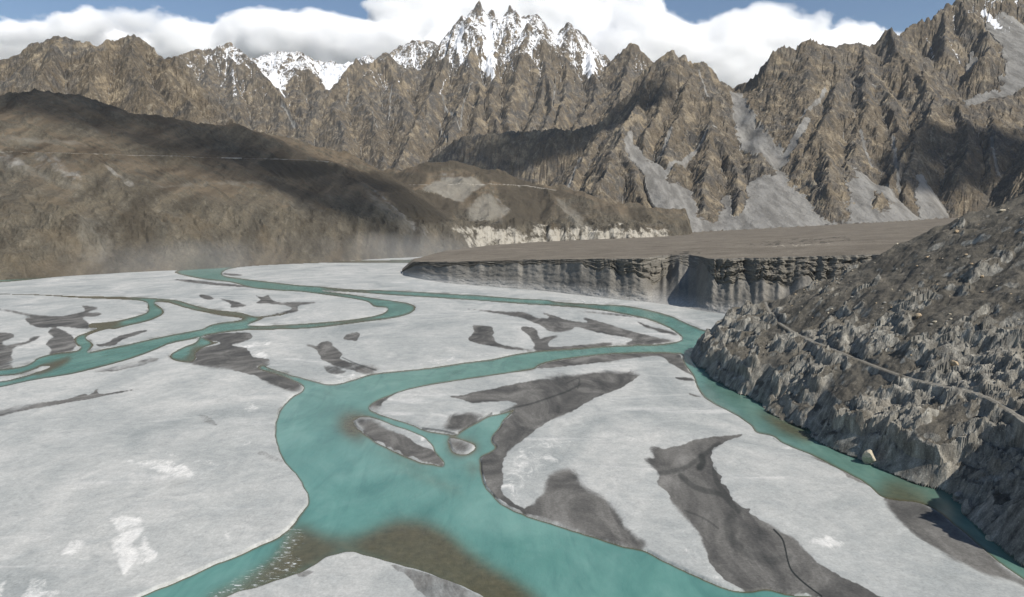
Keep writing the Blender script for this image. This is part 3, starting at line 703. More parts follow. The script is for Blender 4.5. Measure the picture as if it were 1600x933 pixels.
DARK = [  # damp dark gravel: outline, strength
 ([(266,437),(297,437.5),(335,442),(365,444.5),(396,448),(395,449.8),(347,447.4),(297,442),(280,439.5)],.9),
 ([(311,461),(325,462.5),(335,467.5),(327,469),(314,466)],1),
 ([(337,467.5),(360,470),(385,477.5),(377,480.5),(360,482),(362,478),(352,471)],1),
 ([(399,475),(407,469),(399,462),(410,464.5),(420,461),(422,467.5),(440,474),(455,472.5),(497,473),(475,477),(464,480),(466,486),(450,491),(420,496),(407,496),(440,489),(454,484),(452,479.5),(430,476),(410,475)],1),
 ([(315,530),(332,522.5),(365,521),(390,521),(394,529),(377,536),(360,540),(385,545),(390,550),(400,560),(420,562.5),(420,572),(402,572),(402,576),(435,586),(460,596),(475,607),(466,614),(445,610),(420,600),(400,590),(367,581),(335,576),(305,571),(267,562),(297,566),(307,560),(305,552),(320,544),(340,540),(342,535)],1),
 ([(477,539),(495,542),(500,536),(515,535),(525,545),(535,555),(532,562),(560,570),(602,580),(592,584),(572,586),(547,579),(517,570),(500,560),(497,550)],1),
 ([(507,573),(535,578),(540,584),(525,587),(510,582)],.6),
 ([(536,530),(547,522),(562,521),(559,532),(550,534)],.9),
 ([(-60,478),(0,483),(20,486),(50,492),(90,495),(120,490),(133,485),(128,478),(156,482),(144,486),(138,489),(158,490),(152,495),(130,497),(138,506),(138,515),(120,514),(100,512),(84,512),(62,513),(44,506),(38,498),(50,496),(30,492),(0,485.5),(-60,481)],.95),
 ([(78,516),(88,513),(104,520),(116,529),(120,540),(112,549),(88,553),(76,556),(80,548),(72,540),(78,530),(86,528),(78,524)],.9),
 ([(0,520),(12,520),(24,526),(8,534),(6,540),(40,535),(48,528),(66,526),(40,540),(24,544),(19,556),(21,574),(0,578),(-60,588),(-60,520)],.8),
 ([(148,540),(166,537),(190,525),(232,516),(216,524),(192,532),(176,541),(156,543)],.9),
 ([(120,584),(160,577),(200,569),(240,559),(248,564),(210,576),(160,584)],.6),
 ([(-60,655),(0,643),(67,630),(100,627),(130,617),(141,619),(153,609),(158,617),(200,611),(233,606),(200,613),(157,622),(100,632),(33,645),(0,652),(-60,665)],1),
 ([(307,652),(320,649),(343,667),(320,662)],.6),
 ([(400,705),(420,709),(440,722),(430,725),(407,714)],.5), ([(417,685),(427,679),(431,692)],.5),
 ([(350,427),(380,430),(375,432),(352,430.5)],.9),
 ([(705,480),(750,485),(795,488),(816,488),(840,497),(858,497),(846,488.6),(870,495.5),(888,501.5),(918,504.5),(910,497),(930,501.5),(960,510.5),(990,519.5),(1035,530),(1059,533.6),(1020,538),(975,539),(990,531.5),(960,525.5),(930,519.5),(900,512),(891,517),(864,520),(846,510.5),(822,500),(789,492.5),(750,487)],1),
 ([(739,509),(768,512),(771,527),(780,539),(810,544),(834,548.6),(813,549),(768,542),(732,533),(741,519.5)],1),
 ([(813,512),(837,515),(843,530),(855,527),(873,525.5),(855,537.5),(870,543.5),(948,536.6),(954,541),(900,545),(840,549),(835,539),(828,527)],1),
 ([(996,503),(1020,512),(1047,518),(1060,525.5),(1035,521),(1008,512)],.9),
 ([(882,485),(960,490),(1010,498.5),(960,494),(915,489.5)],.8),
 ([(837,577.4),(852,569),(876,563.6),(915,558),(960,554),(1020,552),(1059,553.4),(1068,569),(1086,590),(1074,584),(1047,569),(1029,557.6),(975,563),(915,570.5),(870,575)],1),
 ([(1053,590),(1080,592),(1086,597),(1065,596)],.8), ([(1078,616),(1101,623),(1085,622)],.8),
 ([(699,621.5),(723,618.5),(780,606.5),(816,599),(888,587),(909,587),(948,581),(978,584),(1003,584.6),(975,605),(930,623),(894,644),(855,662),(828,677),(804,701),(785,720),(783,745),(786,765),(796,782),(820,799),(816,803),(786,788),(766,768),(753,745),(750,718),(762,710),(777,700),(769,691),(775,675),(790,655),(805,640),(782,646.5),(800,637),(812,632),(790,628),(740,632),(720,625)],1),
 ([(690,651),(705,650),(735,647),(747,650),(779,647),(759,653),(717,675),(690,672),(660,670),(640,661),(680,668),(702,662)],1),
 ([(576,637),(582,630),(600,621),(625,612),(612,622),(598,634),(592,645),(600,651),(582,643)],.85),
 ([(866,739),(893,737),(903,744),(916,765),(946,782),(963,805),(980,829),(1013,855),(1005,861),(966,852),(933,842),(850,814),(816,804),(833,789),(850,769),(850,759)],1),
 ([(1014.5,701),(1032,701),(1043,704),(1074,693),(1112,685.5),(1159,681),(1156,685.5),(1121,698),(1112,712),(1118,734),(1131,759),(1146,784),(1156,794),(1170,797),(1168,803),(1200,822),(1231,841),(1262,866),(1281,882),(1321,905),(1376,932),(1430,960),(1500,1010),(1420,1010),(1330,950),(1281,936),(1231,930),(1200,923),(1168,926),(1137,910),(1115,885),(1096,844),(1087,828),(1062,800),(1043,778),(1027,759),(1029,747),(1021,731),(1005,718),(1022,717)],1),
 ([(1376,776),(1384,788),(1410,822),(1443,850),(1498,879),(1540,898),(1600,921),(1720,975),(1720,955),(1600,906),(1557,877),(1519,843),(1498,826),(1460,797),(1420,780),(1390,768)],1),
 ([(1207,682),(1224,694),(1266,711),(1308,732),(1351,755),(1384,775),(1345,757),(1300,733),(1250,712),(1222,698)],.8),
 ([(1363,729),(1393,742),(1435,759),(1485,776),(1500,790),(1477,784),(1426,763),(1376,739)],.7),
 ([(552,660),(556,655.5),(565,652),(580,656),(607,671),(632,682),(657,697),(680,706),(692,720),(694,729),(680,726),(657,722.5),(632,712.5),(600,697.5),(575,682.5),(560,670)],.95),
 ([(702,687),(710,685),(740,695),(742,702),(727,710),(707,706)],.75),
 ([(610,885),(640,890),(706,912),(760,938),(830,990),(850,1100),(760,1100),(700,970),(666,932),(643,912)],.55),
 ([(459,899),(475,893),(488,895),(470,903)],.7),
]
PALE = [  # bright dry sand
 ([(580,657),(607,667),(640,675),(667,687.5),(677,702),(657,695),(632,681),(607,670)],.9),
 ([(377,540),(395,535),(420,535),(425,542),(400,547),(380,547)],1), ([(395,553),(420,552),(420,562),(400,560),(390,558)],1), ([(347,552),(362,543),(365,546),(352,556)],1),
 ([(60,498),(100,498),(102,501),(80,503),(66,502)],.9), ([(867,469),(960,468),(975,472),(930,474),(880,472)],.8),
 ([(834,629),(860,617),(890,617),(880,624),(850,633)],.45),
 ([(1426,800),(1443,803),(1477,822),(1506,843),(1561,887),(1536,877),(1498,852),(1460,818)],.9), ([(1378,782),(1393,776),(1405,786),(1393,792)],.6),
 ([(167,822),(180,809),(213,815),(218,850),(222,880),(200,905),(187,905),(190,875)],1), ([(228,830),(235,850),(247,869),(225,884),(224,860)],.9), ([(187,722),(233,722),(283,735),(320,752),(287,752),(233,735)],.9),
 ([(220,705),(283,719),(353,734),(320,732),(265,722)],.9), ([(325,812),(345,835),(375,855),(350,850),(330,830)],.8), ([(115,855),(145,845),(150,860),(125,875)],.8), ([(60,905),(95,915),(100,935),(55,945)],.8), ([(-10,910),(20,920),(10,940),(-20,940)],.8),
 ([(1253,841),(1294,835),(1320,844),(1320,853),(1262,853)],1), ([(1296,866),(1370,863),(1390,868),(1330,871)],.8), ([(375,632),(410,638),(412,648),(385,645)],.7), ([(360,680),(400,700),(410,712),(370,695)],.7),
 ([(640,573),(690,560),(720,563),(660,574)],.7), ([(780,760),(800,712),(850,685),(900,690),(870,720),(845,760),(825,785),(800,780)],.5),
 ([(1080,893),(1140,920),(1110,890),(1085,850),(1060,870)],.4), ([(510,587),(560,585),(575,586),(530,597)],.9),
]
def rows():
    return np.concatenate([np.array([356.0, 360, 366, 374, 382, 390]), np.arange(396, 470, 0.8), np.arange(470, 960, 1.1), np.arange(961, 1160, 4.0), np.array([1175, 1200, 1240, 1300, 1400, 1500])])
gx = np.concatenate([np.array([-9000.0, -5000, -2500, -1200, -700]), np.arange(-450, -120, 4.0), np.arange(-120, 1722, 1.15), np.arange(1724, 1960, 4.0), np.array([2100, 2500, 3500, 6000, 10000])])
GPX, GPY = np.meshgrid(gx, rows())
W3 = on_plane(GPX, GPY)
GX_, GY_ = W3[..., 0], W3[..., 1]
def wob(amp, sc, seed):
    return fbm(GX_ / sc, GY_ / sc, 3, seed, 0.6) * amp
# outlines wander a little at the scale of the bank, in metres, turned back into pixels
def shifted(amp, sc, seed):
    return to_px(GX_ + wob(amp, sc, seed), GY_ + wob(amp, sc, seed + 5), np.zeros_like(GX_))
pA = shifted(0.5, 9, 401)
def shifted2(a1, s1, a2, s2, seed):
    return to_px(GX_ + wob(a1, s1, seed) + wob(a2, s2, seed + 2), GY_ + wob(a1, s1, seed + 5) + wob(a2, s2, seed + 7), np.zeros_like(GX_))
pD = shifted2(1.5, 19, 0.5, 5, 421)
pS = shifted(5.0, 30, 431)
def fill(polys, p, soft=0):
    m = np.zeros(GPX.shape, np.float32)
    for q in polys:
        poly, s = (q[0], q[1]) if isinstance(q[1], (float, int)) else (q, 1.0)
        m = np.maximum(m, inpoly(p[0], p[1], smooth_poly(poly)) * np.float32(s))
    return m
water = fill(WATER, pA); land = fill(LAND, pA)
water = water * (1 - land)
d0_ = fill(DARK, pD); soft_ = sstep(-0.25, 0.45, fbm(GX_ / 70, GY_ / 70, 3, 441))
dark = blur(d0_, 1, 1) * (1 - soft_) + np.where(GPY < 565, blur(d0_, 2, 1), blur(d0_, 6, 2)) * soft_; pale = blur(fill(PALE, pS), 3, 2)
shoal = np.zeros(GPX.shape)
for poly, s, soft in SHOAL:
    m = inpoly(GPX, GPY, smooth_poly(poly)).astype(float)
    shoal = np.maximum(shoal, s * blur(m, int(soft * 1.5), 3))
w1 = blur(water, 1, 1)
deep = np.clip(sstep(0.45, 1.0, blur(water, 3, 2)) * (1 - 0.96 * np.clip(shoal * 1.15, 0, 1)), 0, 1)
deep = deep * (1 - 0.42 * sstep(1078, 1110, GPX) * sstep(520, 560, GPY) * sstep(0, 40, GPX - 1140 - 0.0 * GPY + 60 + 1.0 * (640 - GPY)))  # shade and reflection of the hillside put into the water colour here
wet = np.clip(blur(water, 2, 2) * 1.7, 0, 1)                     # damp rim along the water
swirl = fbm(GX_ / 60 + 1.2 * gnoise(GX_ / 45, GY_ / 45, 61), GY_ / 90 + 1.2 * gnoise(GX_ / 45, GY_ / 45, 63), 5, 65)
GZ = 0.10 + 0.75 * sstep(0.0, 0.22, 0.5 - blur(water, 3, 2) * 1.0) - 0.35 * blur(dark, 3, 2) + 0.10 * swirl * (1 - w1)
GZ = np.where(w1 > 0.5, -0.9 * deep - 0.25, np.maximum(GZ, 0.06))

def ground_mat():
    t = NT('valley_sand')
    n1 = t.noise(0.011, 5, 0.6, dist=1.2, v=t.mapping(t.pos(), (1, 0.55, 1), (0, 0, 0.5)))
    n2 = t.noise(0.07, 6, 0.65, dist=0.6); n3 = t.noise(1.1, 4, 0.7); n4 = t.noise(0.02, 4, 0.6, dist=1.5, v=t.mapping(t.pos(), (0.35, 1.2, 1), (0, 0, 0.6)))
    sand = t.ramp(n1, [(0.30, (0.265, 0.282, 0.275)), (0.48, (0.375, 0.382, 0.366)), (0.70, (0.50, 0.493, 0.465))])
    sand = t.mix(t.math('MULTIPLY', t.step(n4, 0.56, 0.70), 0.6), sand, (0.57, 0.56, 0.535))
    sand = t.mix(t.math('MULTIPLY', t.step(n2, 0.50, 0.34), 0.35), sand, (0.30, 0.315, 0.31))
    for sc_, sd_ in ((0.016, 0.2), (0.041, 0.9)):
        ln = t.math('ABSOLUTE', t.math('SUBTRACT', t.noise(sc_, 4, 0.55, dist=1.6, v=t.mapping(t.pos(), (1.0, 0.5, 1), (0, 0, sd_))), 0.5))
        sand = t.mix(t.math('MULTIPLY', t.math('MULTIPLY', t.step(ln, 0.016, 0.003), t.step(n1, 0.42, 0.56)), 0.13), sand, (0.22, 0.23, 0.225))
    pa = t.step(t.math('ADD', t.attr('pale'), t.math('MULTIPLY', t.math('SUBTRACT', t.noise(0.12, 7, 0.72, dist=1.5, v=t.mapping(t.pos(), (1, 0.5, 1), (0, 0, 0.5))), 0.5), 3.2)), 0.45, 1.2)
    sand = t.mix(t.math('MULTIPLY', pa, 0.85), sand, (0.68, 0.665, 0.63))
    sw = t.noise(0.05, 7, 0.62, dist=3.0, v=t.mapping(t.pos(), (0.8, 0.8, 1), (0, 0, 0.75)))
    sand = t.mix(1.0, sand, t.ramp(sw, [(0.36, (0.93, 0.94, 0.945)), (0.5, (1.01, 1.01, 1.01)), (0.66, (1.12, 1.115, 1.11))]), 'MULTIPLY')
    sand = t.mix(1.0, sand, t.ramp(t.noise(0.5, 5, 0.8), [(0.3, (0.86, 0.86, 0.86)), (0.7, (1.15, 1.15, 1.15))]), 'MULTIPLY')
    sand = t.mix(1.0, sand, t.ramp(n3, [(0.3, (0.86, 0.86, 0.86)), (0.7, (1.12, 1.12, 1.12))]), 'MULTIPLY')
    grav = t.ramp(t.noise(0.032, 6, 0.62, dist=1.6, v=t.mapping(t.pos(), (1.0, 0.5, 1), (0, 0, 0.35))), [(0.34, (0.062, 0.062, 0.060)), (0.46, (0.100, 0.097, 0.091)), (0.55, (0.140, 0.135, 0.125)), (0.68, (0.21, 0.203, 0.188))])
    grav = t.mix(1.0, grav, t.ramp(n3, [(0.3, (0.75, 0.75, 0.75)), (0.7, (1.25, 1.25, 1.25))]), 'MULTIPLY')
    n7 = t.noise(0.10, 7, 0.72, dist=1.2, v=t.mapping(t.pos(), (1.0, 0.45, 1), (0, 0, 0.35)))
    d = t.step(t.math('ADD', t.attr('dark'), t.math('MULTIPLY', t.math('SUBTRACT', n7, 0.5), 0.95)), 0.22, 0.78)
    d = t.math('MULTIPLY', d, t.step(t.attr('dark'), 0.04, 0.2))
    c = t.mix(d, sand, grav)
    c = t.mix(t.math('MULTIPLY', t.step(t.math('ADD', t.attr('wet'), t.math('MULTIPLY', t.math('SUBTRACT', t.noise(0.03, 5, 0.6), 0.5), 2.6)), 0.35, 1.0), 0.6), c, (0.085, 0.078, 0.066))
    c = t.mix(t.attr('trickle'), c, (0.022, 0.026, 0.026))
    b = t.bump(n3, 0.25, 0.25); b = t.bump(n2, 0.35, 0.9, b)
    t.b.inputs['Specular IOR Level'].default_value = 0.1
    return t.out(c, b, 0.92)
def line_mask(pts, w):
    m = np.zeros(GPX.shape)
    pts = smooth_poly(pts + pts[::-1], 3)[:len(pts) * 3]
    for a, b in zip(pts[:-1], pts[1:]):
        bx = (GPX > min(a[0], b[0]) - 4 * w) & (GPX < max(a[0], b[0]) + 4 * w) & (GPY > min(a[1], b[1]) - 4 * w) & (GPY < max(a[1], b[1]) + 4 * w)
        if not bx.any(): continue
        d, _ = seg_dist(GPX[bx], GPY[bx], a, b)
        m[bx] = np.maximum(m[bx], sstep(w * 1.4, w * 0.5, d))
    return m
trickle = np.zeros(GPX.shape)
for pts, w, s in [([(1209,830),(1222,844),(1227,860),(1230,875),(1237,894),(1256,913),(1281,932)],1.3,1.0),
                  ([(1030,742),(1050,738),(1068,734),(1090,720),(1106,708),(1121,696)],4,.45),([(1096,715),(1098,724),(1094,731)],6,.7),
                  ([(1063,744),(1084,762),(1105,769),(1128,775),(1142,788),(1153,800)],4.5,.5),([(1116,735),(1120,755),(1134,775)],4,.5),
                  ([(1153,800),(1140,812),(1137,826),(1145,846),(1168,866),(1200,878),(1228,874)],7,.28),([(1070,800),(1100,812),(1120,826)],1.5,.4),
                  ([(782,646),(805,638),(830,632),(860,622),(888,612),(905,603)],1.4,.6),([(885,600),(905,592),(903,606)],1.2,.5),
                  ([(535,560),(560,571),(585,579)],1.0,.6),([(660,671),(690,675),(720,681)],1.2,.7),([(717,676),(745,660),(766,649)],1.2,.7)]:
    trickle = np.maximum(trickle, s * line_mask(pts, w))
M_ground = ground_mat()
grid_mesh('ground', GX_, GY_, GZ, M_ground, dict(dark=dark, pale=pale, wet=wet * (1 - w1), trickle=trickle))

def water_mat():
    t = NT('glacial_water')
    n = t.noise(0.022, 4, 0.6, dist=1.0, v=t.mapping(t.pos(), (1, 0.6, 1), (0, 0, -0.4)))
    turq = t.ramp(n, [(0.3, (0.072, 0.188, 0.160)), (0.5, (0.100, 0.232, 0.199)), (0.7, (0.145, 0.288, 0.248))])
    bed = t.ramp(t.noise(0.3, 5, 0.7), [(0.3, (0.055, 0.038, 0.014)), (0.7, (0.115, 0.086, 0.040))])
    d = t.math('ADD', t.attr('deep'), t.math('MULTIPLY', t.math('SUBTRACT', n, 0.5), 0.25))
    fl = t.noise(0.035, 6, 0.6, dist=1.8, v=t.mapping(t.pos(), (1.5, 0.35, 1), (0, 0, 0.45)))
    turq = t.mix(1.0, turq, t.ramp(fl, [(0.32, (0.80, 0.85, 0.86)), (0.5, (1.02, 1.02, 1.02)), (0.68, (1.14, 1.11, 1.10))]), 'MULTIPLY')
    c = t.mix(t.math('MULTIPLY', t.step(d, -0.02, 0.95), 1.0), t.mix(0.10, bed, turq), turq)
    sparkle = t.math('MULTIPLY', t.attr('riffle'), t.step(t.noise(0.55, 6, 0.75, v=t.mapping(t.pos(), (0.6, 1.4, 1), (0, 0, 0.6))), 0.55, 0.62))
    c = t.mix(t.math('MULTIPLY', sparkle, 0.8), c, (0.70, 0.74, 0.74))  # white specks paint the riffle's sparkle into the water colour
    rip = t.noise(0.55, 5, 0.65, v=t.mapping(t.pos(), (1, 0.7, 1), (0, 0, 0.3)))
    rif = t.noise(0.9, 3, 0.7)
    b = t.bump(rip, 0.30, 0.35)
    b = t.bump(t.noise(0.12, 4, 0.6, v=t.mapping(t.pos(), (1, 0.5, 1), (0, 0, 0.4))), 0.25, 1.2, b)
    x = t.n.new('ShaderNodeBump'); t.put(x.inputs['Height'], rif); x.inputs['Distance'].default_value = 1.0
    t.put(x.inputs['Strength'], t.math('MULTIPLY', t.attr('riffle'), 0.9)); t.l.new(b, x.inputs['Normal'])
    t.b.inputs['Specular IOR Level'].default_value = 0.5
    t.b.inputs['IOR'].default_value = 1.33
    return t.out(c, x.outputs[0], t.mix(t.attr('riffle'), (0.20,) * 3, (0.08,) * 3))
riffle = blur(inpoly(GPX, GPY, smooth_poly([(448,828),(468,830),(472,845),(455,862),(470,880),(455,898),(420,912),(360,935),(320,935),(390,895),(430,868)])).astype(float), 3, 2)
M_water = water_mat()
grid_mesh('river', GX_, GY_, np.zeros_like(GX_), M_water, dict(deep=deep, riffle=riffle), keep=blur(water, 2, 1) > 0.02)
print('ground', time.time() - T0, GPX.shape)
# ------------------------------------------------------------------ the gravel terrace with its cliff
tpx = np.arange(629, 1560, 0.9)
b_px = [600,632,645,660,700,750,800,850,900,950,1000,1050,1100,1140,1200,1280,1600]
b_py = [426,430,434,437,443,447,451,455,461,467,471,478,487,492,500,510,545]
r_px = [600,632,640,660,700,750,800,850,900,950,985,1000,1012,1030,1045,1058,1075,1090,1104,1112,1140,1200,1260,1330,1400,1600]
r_Y  = [1760,1640,1560,1490,1392,1335,1285,1235,1172,1112,1068,1058,1070,1115,1140,1120,1095,1040,945,925,908,880,860,830,800,700]
Yb = on_plane(tpx, np.interp(tpx, b_px, b_py), 0.5)[:, 1]
Yr = np.interp(tpx, r_px, r_Y)
ku = np.array([.05, .2, .6, .2, .05]); ku = np.hanning(9); ku /= ku.sum()
Yb = np.convolve(np.pad(Yb, 4, mode='edge'), ku, 'valid'); Yr = np.convolve(np.pad(Yr, 4, mode='edge'), ku, 'valid')
tu = (tpx - 800) / F_PX / (cp + 0)          # x / Y is nearly constant along a column
Yr = Yr + 10 * gnoise(tpx / 28, tpx * 0, 3) + 5 * gnoise(tpx / 11, tpx * 0, 4)
Yr = np.maximum(Yr, Yb + 12)
tipf = sstep(622, 650, tpx)
zr = terrace_z(tu * Yr, Yr) * (0.25 + 0.75 * tipf) - 6 * (1 - tipf)
n_ap, n_cl = 40, 80
# how much of the height is loose apron: nearly all on the left, less where the wall stands clear
apf = np.interp(tpx, [600, 650, 800, 900, 960, 985, 1040, 1060, 1100, 1125, 1250, 1600], [.55, .72, .82, .74, .62, .48, .42, .75, .60, .50, .55, .5]) + 0.20 * fbm(tpx / 40, tpx * 0, 3, 8)
apf = np.clip(apf + 0.08, 0.35, 0.92)
rowsY, rowsZ, rowsA, rowsF = [], [], [], []
run = Yr - Yb
for i in range(n_ap):                        # apron
    f = i / n_ap
    y = Yb + run * 0.72 * f
    z = zr * apf * (f ** 1.25)
    rowsY.append(y); rowsZ.append(z); rowsA.append(np.full_like(y, 0.0)); rowsF.append(f + 0 * y)
for i in range(n_cl + 1):                    # wall
    f = i / n_cl
    y = Yb + run * (0.72 + 0.28 * f)
    z = zr * (apf + (1 - apf) * f)
    rowsY.append(y); rowsZ.append(z); rowsA.append(np.full_like(y, 1.0) * (1 if i < n_cl - 1 else 0.4)); rowsF.append(f + 0 * y)
far = np.exp(np.linspace(0, 1, 260))
for f in np.linspace(0, 1, 261)[1:]:         # top, out to the foot of the mountains
    yend = np.interp(tpx, [600, 640, 660, 700, 800, 900, 1030, 1100, 1600], [1790, 1690, 1800, 2200, 2700, 3000, 3500, 4700, 4700])
    y = Yr * np.exp(np.log(yend / Yr) * f)
    x = tu * y
    lift = 13 * sstep(1500, 2600, y) * sstep(0.25, 0.0, tu)
    z = (terrace_z(x, y) * (0.25 + 0.75 * tipf) - 6 * (1 - tipf)) + lift
    if f == 1.0: z = z - 60
    rowsY.append(y); rowsZ.append(z); rowsA.append(np.full_like(y, 0.0) + 2.0); rowsF.append(1 + 0 * y)
TY = np.array(rowsY); TZ = np.array(rowsZ); TA = np.array(rowsA); TF = np.array(rowsF)
TX = tu[None, :] * TY
s_ = tpx[None, :] * np.ones_like(TY)
wall = (TA > 0.3) & (TA < 1.5)
apron = TA < 0.3
hh = TZ / zr[None, :]
flute = ridged(s_ / 9.0 + 0.5 * fbm(s_ / 20, hh * 2, 2, 503), TF * 0.7 + s_ / 40, 5, 501, 0.6) - 0.9
ledge = fbm(s_ / 60, TZ / 2.2, 4, 511, 0.65)
lf = np.interp(tpx, [600, 900, 980, 1600], [0.08, 0.12, 0.6, 0.28])[None, :]
dy = np.where(wall, sstep(0, 0.25, TF) * lf * (-8.0 * flute * (1.0 - 0.35 * TF) * (0.4 + 0.9 * np.clip(0.5 + fbm(s_ / 45, hh, 3, 505), 0, 1)) - 0.8 * ledge) + 4.5 * fbm(s_ / 26, TF * 5, 5, 507, 0.6), 0)
dy = dy + np.where(apron, 1.8 * fbm(s_ / 16, TF * 7, 5, 521, 0.6) - 7 * (1 - TF) * np.clip(fbm(s_ / 34, TF * 4, 4, 523), -0.4, 1) * hh, 0)
rim = dy[n_ap + n_cl]
for k_ in range(n_ap + n_cl + 1, TY.shape[0]): dy[k_] = dy[k_] + rim * math.exp(-(k_ - n_ap - n_cl) / 10.0)
TY2 = TY + dy
TZ2 = TZ + np.where(TA > 1.5, 1.1 * fbm(TX / 60, TY / 60, 5, 531, 0.6), 0) + np.where(apron, 0.9 * fbm(TX / 22, TY / 22, 4, 533, 0.55) * np.minimum(1, hh * 6), 0)
TZ2[0] = -1.5
PXt, PYt = to_px(TX, TY, TZ)
scrub = blur((inpoly(PXt, PYt, [(1140,384),(1200,376),(1260,372),(1300,371),(1330,368),(1330,376),(1250,382),(1180,386)]) | inpoly(PXt, PYt, [(1040,394),(1095,391),(1095,397),(1045,399)])).astype(float), 1, 1)
strip = np.maximum(blur(inpoly(PXt, PYt, [(985,370.5),(1060,367.5),(1062,369),(990,372.5)]).astype(float), 1, 1), blur(inpoly(PXt, PYt, [(1200,384.5),(1255,382),(1320,377),(1320,379),(1255,385),(1200,386.5)]).astype(float), 1, 1))
nb_ = fbm(s_ / 9, TY / 60, 4, 541, 0.65)
strip = strip * sstep(-0.15, 0.25, nb_) * 0.8; scrub = scrub * sstep(-0.3, 0.3, fbm(s_ / 14, TY / 90, 4, 545, 0.65))
def terrace_mat():
    t = NT('terrace_gravel')
    xyz = t.sep(t.pos())
    bed = t.noise(0.06, 5, 0.65, v=t.mapping(t.pos(), (0.25, 0.25, 9.0)))
    n = t.noise(0.02, 6, 0.6); n2 = t.noise(0.4, 5, 0.7); n4 = t.noise(0.02, 7, 0.68, v=t.mapping(t.pos(), (0.5, 0.8, 1), (0, 0, 0.3)))
    wallc = t.ramp(bed, [(0.32, (0.08, 0.074, 0.063)), (0.45, (0.18, 0.166, 0.14)), (0.53, (0.105, 0.097, 0.082)), (0.64, (0.26, 0.238, 0.20))])
    apr = t.ramp(n, [(0.3, (0.125, 0.117, 0.103)), (0.5, (0.168, 0.158, 0.139)), (0.7, (0.225, 0.212, 0.188))])
    apr = t.mix(t.step(t.math('ADD', xyz[2], t.math('MULTIPLY', n, 22.0)), 30, 9.0), apr, t.mix(n2, (0.26, 0.25, 0.23), (0.42, 0.41, 0.385)))
    top = t.ramp(n4, [(0.3, (0.115, 0.099, 0.078)), (0.5, (0.165, 0.142, 0.112)), (0.72, (0.225, 0.198, 0.158))])
    a = t.attr('zone')
    c = t.mix(t.step(a, 0.2, 0.8), apr, wallc); c = t.mix(t.step(a, 1.2, 1.6), c, top)
    c = t.mix(t.step(t.math('ADD', t.attr('scrub'), t.math('MULTIPLY', t.math('SUBTRACT', t.noise(0.03, 5, 0.7), 0.5), 3.6)), 0.75, 1.1), c, (0.07, 0.063, 0.052))
    c = t.mix(t.step(t.math('ADD', t.attr('strip'), t.math('MULTIPLY', t.math('SUBTRACT', n2, 0.5), 1.6)), 0.6, 1.0), c, (0.40, 0.36, 0.29))
    tuft = t.math('MULTIPLY', t.step(t.voro(0.16), 0.26, 0.14), t.step(t.noise(0.02, 5, 0.65), 0.46, 0.58))
    c = t.mix(t.math('MULTIPLY', t.math('MULTIPLY', tuft, t.step(a, 1.2, 1.6)), 0.75), c, (0.07, 0.066, 0.045))
    c = t.mix(1.0, c, t.ramp(n2, [(0.3, (0.72, 0.72, 0.72)), (0.7, (1.28, 1.28, 1.28))]), 'MULTIPLY')
    b = t.bump(bed, 0.3, 1.2); b = t.bump(n2, 0.5, 0.8, b)
    return t.out(c, b)
grid_mesh('terrace', TX, TY2, TZ2, terrace_mat(), dict(zone=TA, scrub=scrub, strip=strip))
print('terrace', time.time() - T0, TX.shape)
# ------------------------------------------------------------------ the near rocky slope on the right
foot_px = [(1076,553),(1084,566),(1100,584),(1118,596),(1150,612),(1190,641),(1230,663),(1262,684),(1290,696),(1318,709),(1345,719),(1372,731),(1430,756),(1490,776),(1506,800),(1535,830),(1562,852),(1600,886)]
fp = on_plane(np.array([p[0] for p in foot_px], float), np.array([p[1] for p in foot_px], float))[:, :2]
fp = np.vstack([[[780, 900], [560, 790], [400, 720], [290, 672], [215, 640], [172, 618]], fp, [[185, 190], [205, 150], [225, 100], [240, 60]]])
u = np.arange(0.20, 1.42, 0.00165); yv = np.exp(np.arange(math.log(115), math.log(860), 0.00165))
X = u[None, :] * yv[:, None]; Y = np.repeat(yv[:, None], len(u), 1)
Xh, Yh = X[::3, ::3], Y[::3, ::3]
D = np.full(Xh.shape, 1e9); 
for a, b in zip(fp[:-1], fp[1:]):
    d, t = seg_dist(Xh, Yh, a, b); D = np.minimum(D, d)
poly = np.vstack([fp, [[2000, 60], [2000, 900]]])
D = np.where(inpoly(Xh, Yh, poly), D, -D)
D = upsample(D, X.shape)
dn = D + 3.5 * fbm(X / 16, Y / 16, 4, 601) + 9 * fbm(X / 70, Y / 70, 3, 611)
dn = np.where(D < 6, np.minimum(dn, D + 1.5), dn)
dpos = np.maximum(dn, 0)
H = 1.25 * np.minimum(dpos, 16) + 0.62 * np.clip(dpos - 16, 0, 150) + 0.55 * np.clip(dpos - 166, 0, 1e5)
# the knob at the tip and the dark buttress near the camera
H = H + 10 * np.exp(-(((X - 196) / 16) ** 2 + ((Y - 600) / 26) ** 2))
near = sstep(262, 225, Y)
H = H + near * np.minimum(dpos, 22) * 0.9
# crags: cliff bands with benches between, stronger low down and in patches
patch = fbm((X + 0.6 * Y) / 60, (Y - 0.5 * X) / 60, 4, 621)
low = sstep(125, 45, dpos)
cr = np.clip(sstep(0.14, 0.36, patch + 0.85 * low - 0.36), 0, 1) * sstep(0, 8, dpos)
def terr(h, st, sharp):
    q = h / st; f = q - np.floor(q)
    return st * (np.floor(q) + np.where(f < sharp, f / sharp * 0.82, 0.82 + (f - sharp) / (1 - sharp) * 0.18))
off = 6 * fbm(X / 26, Y / 34, 4, 631)
T1 = terr(H + off, 10.0, 0.45) - off * 0.8
H2 = H + cr * (T1 - H)
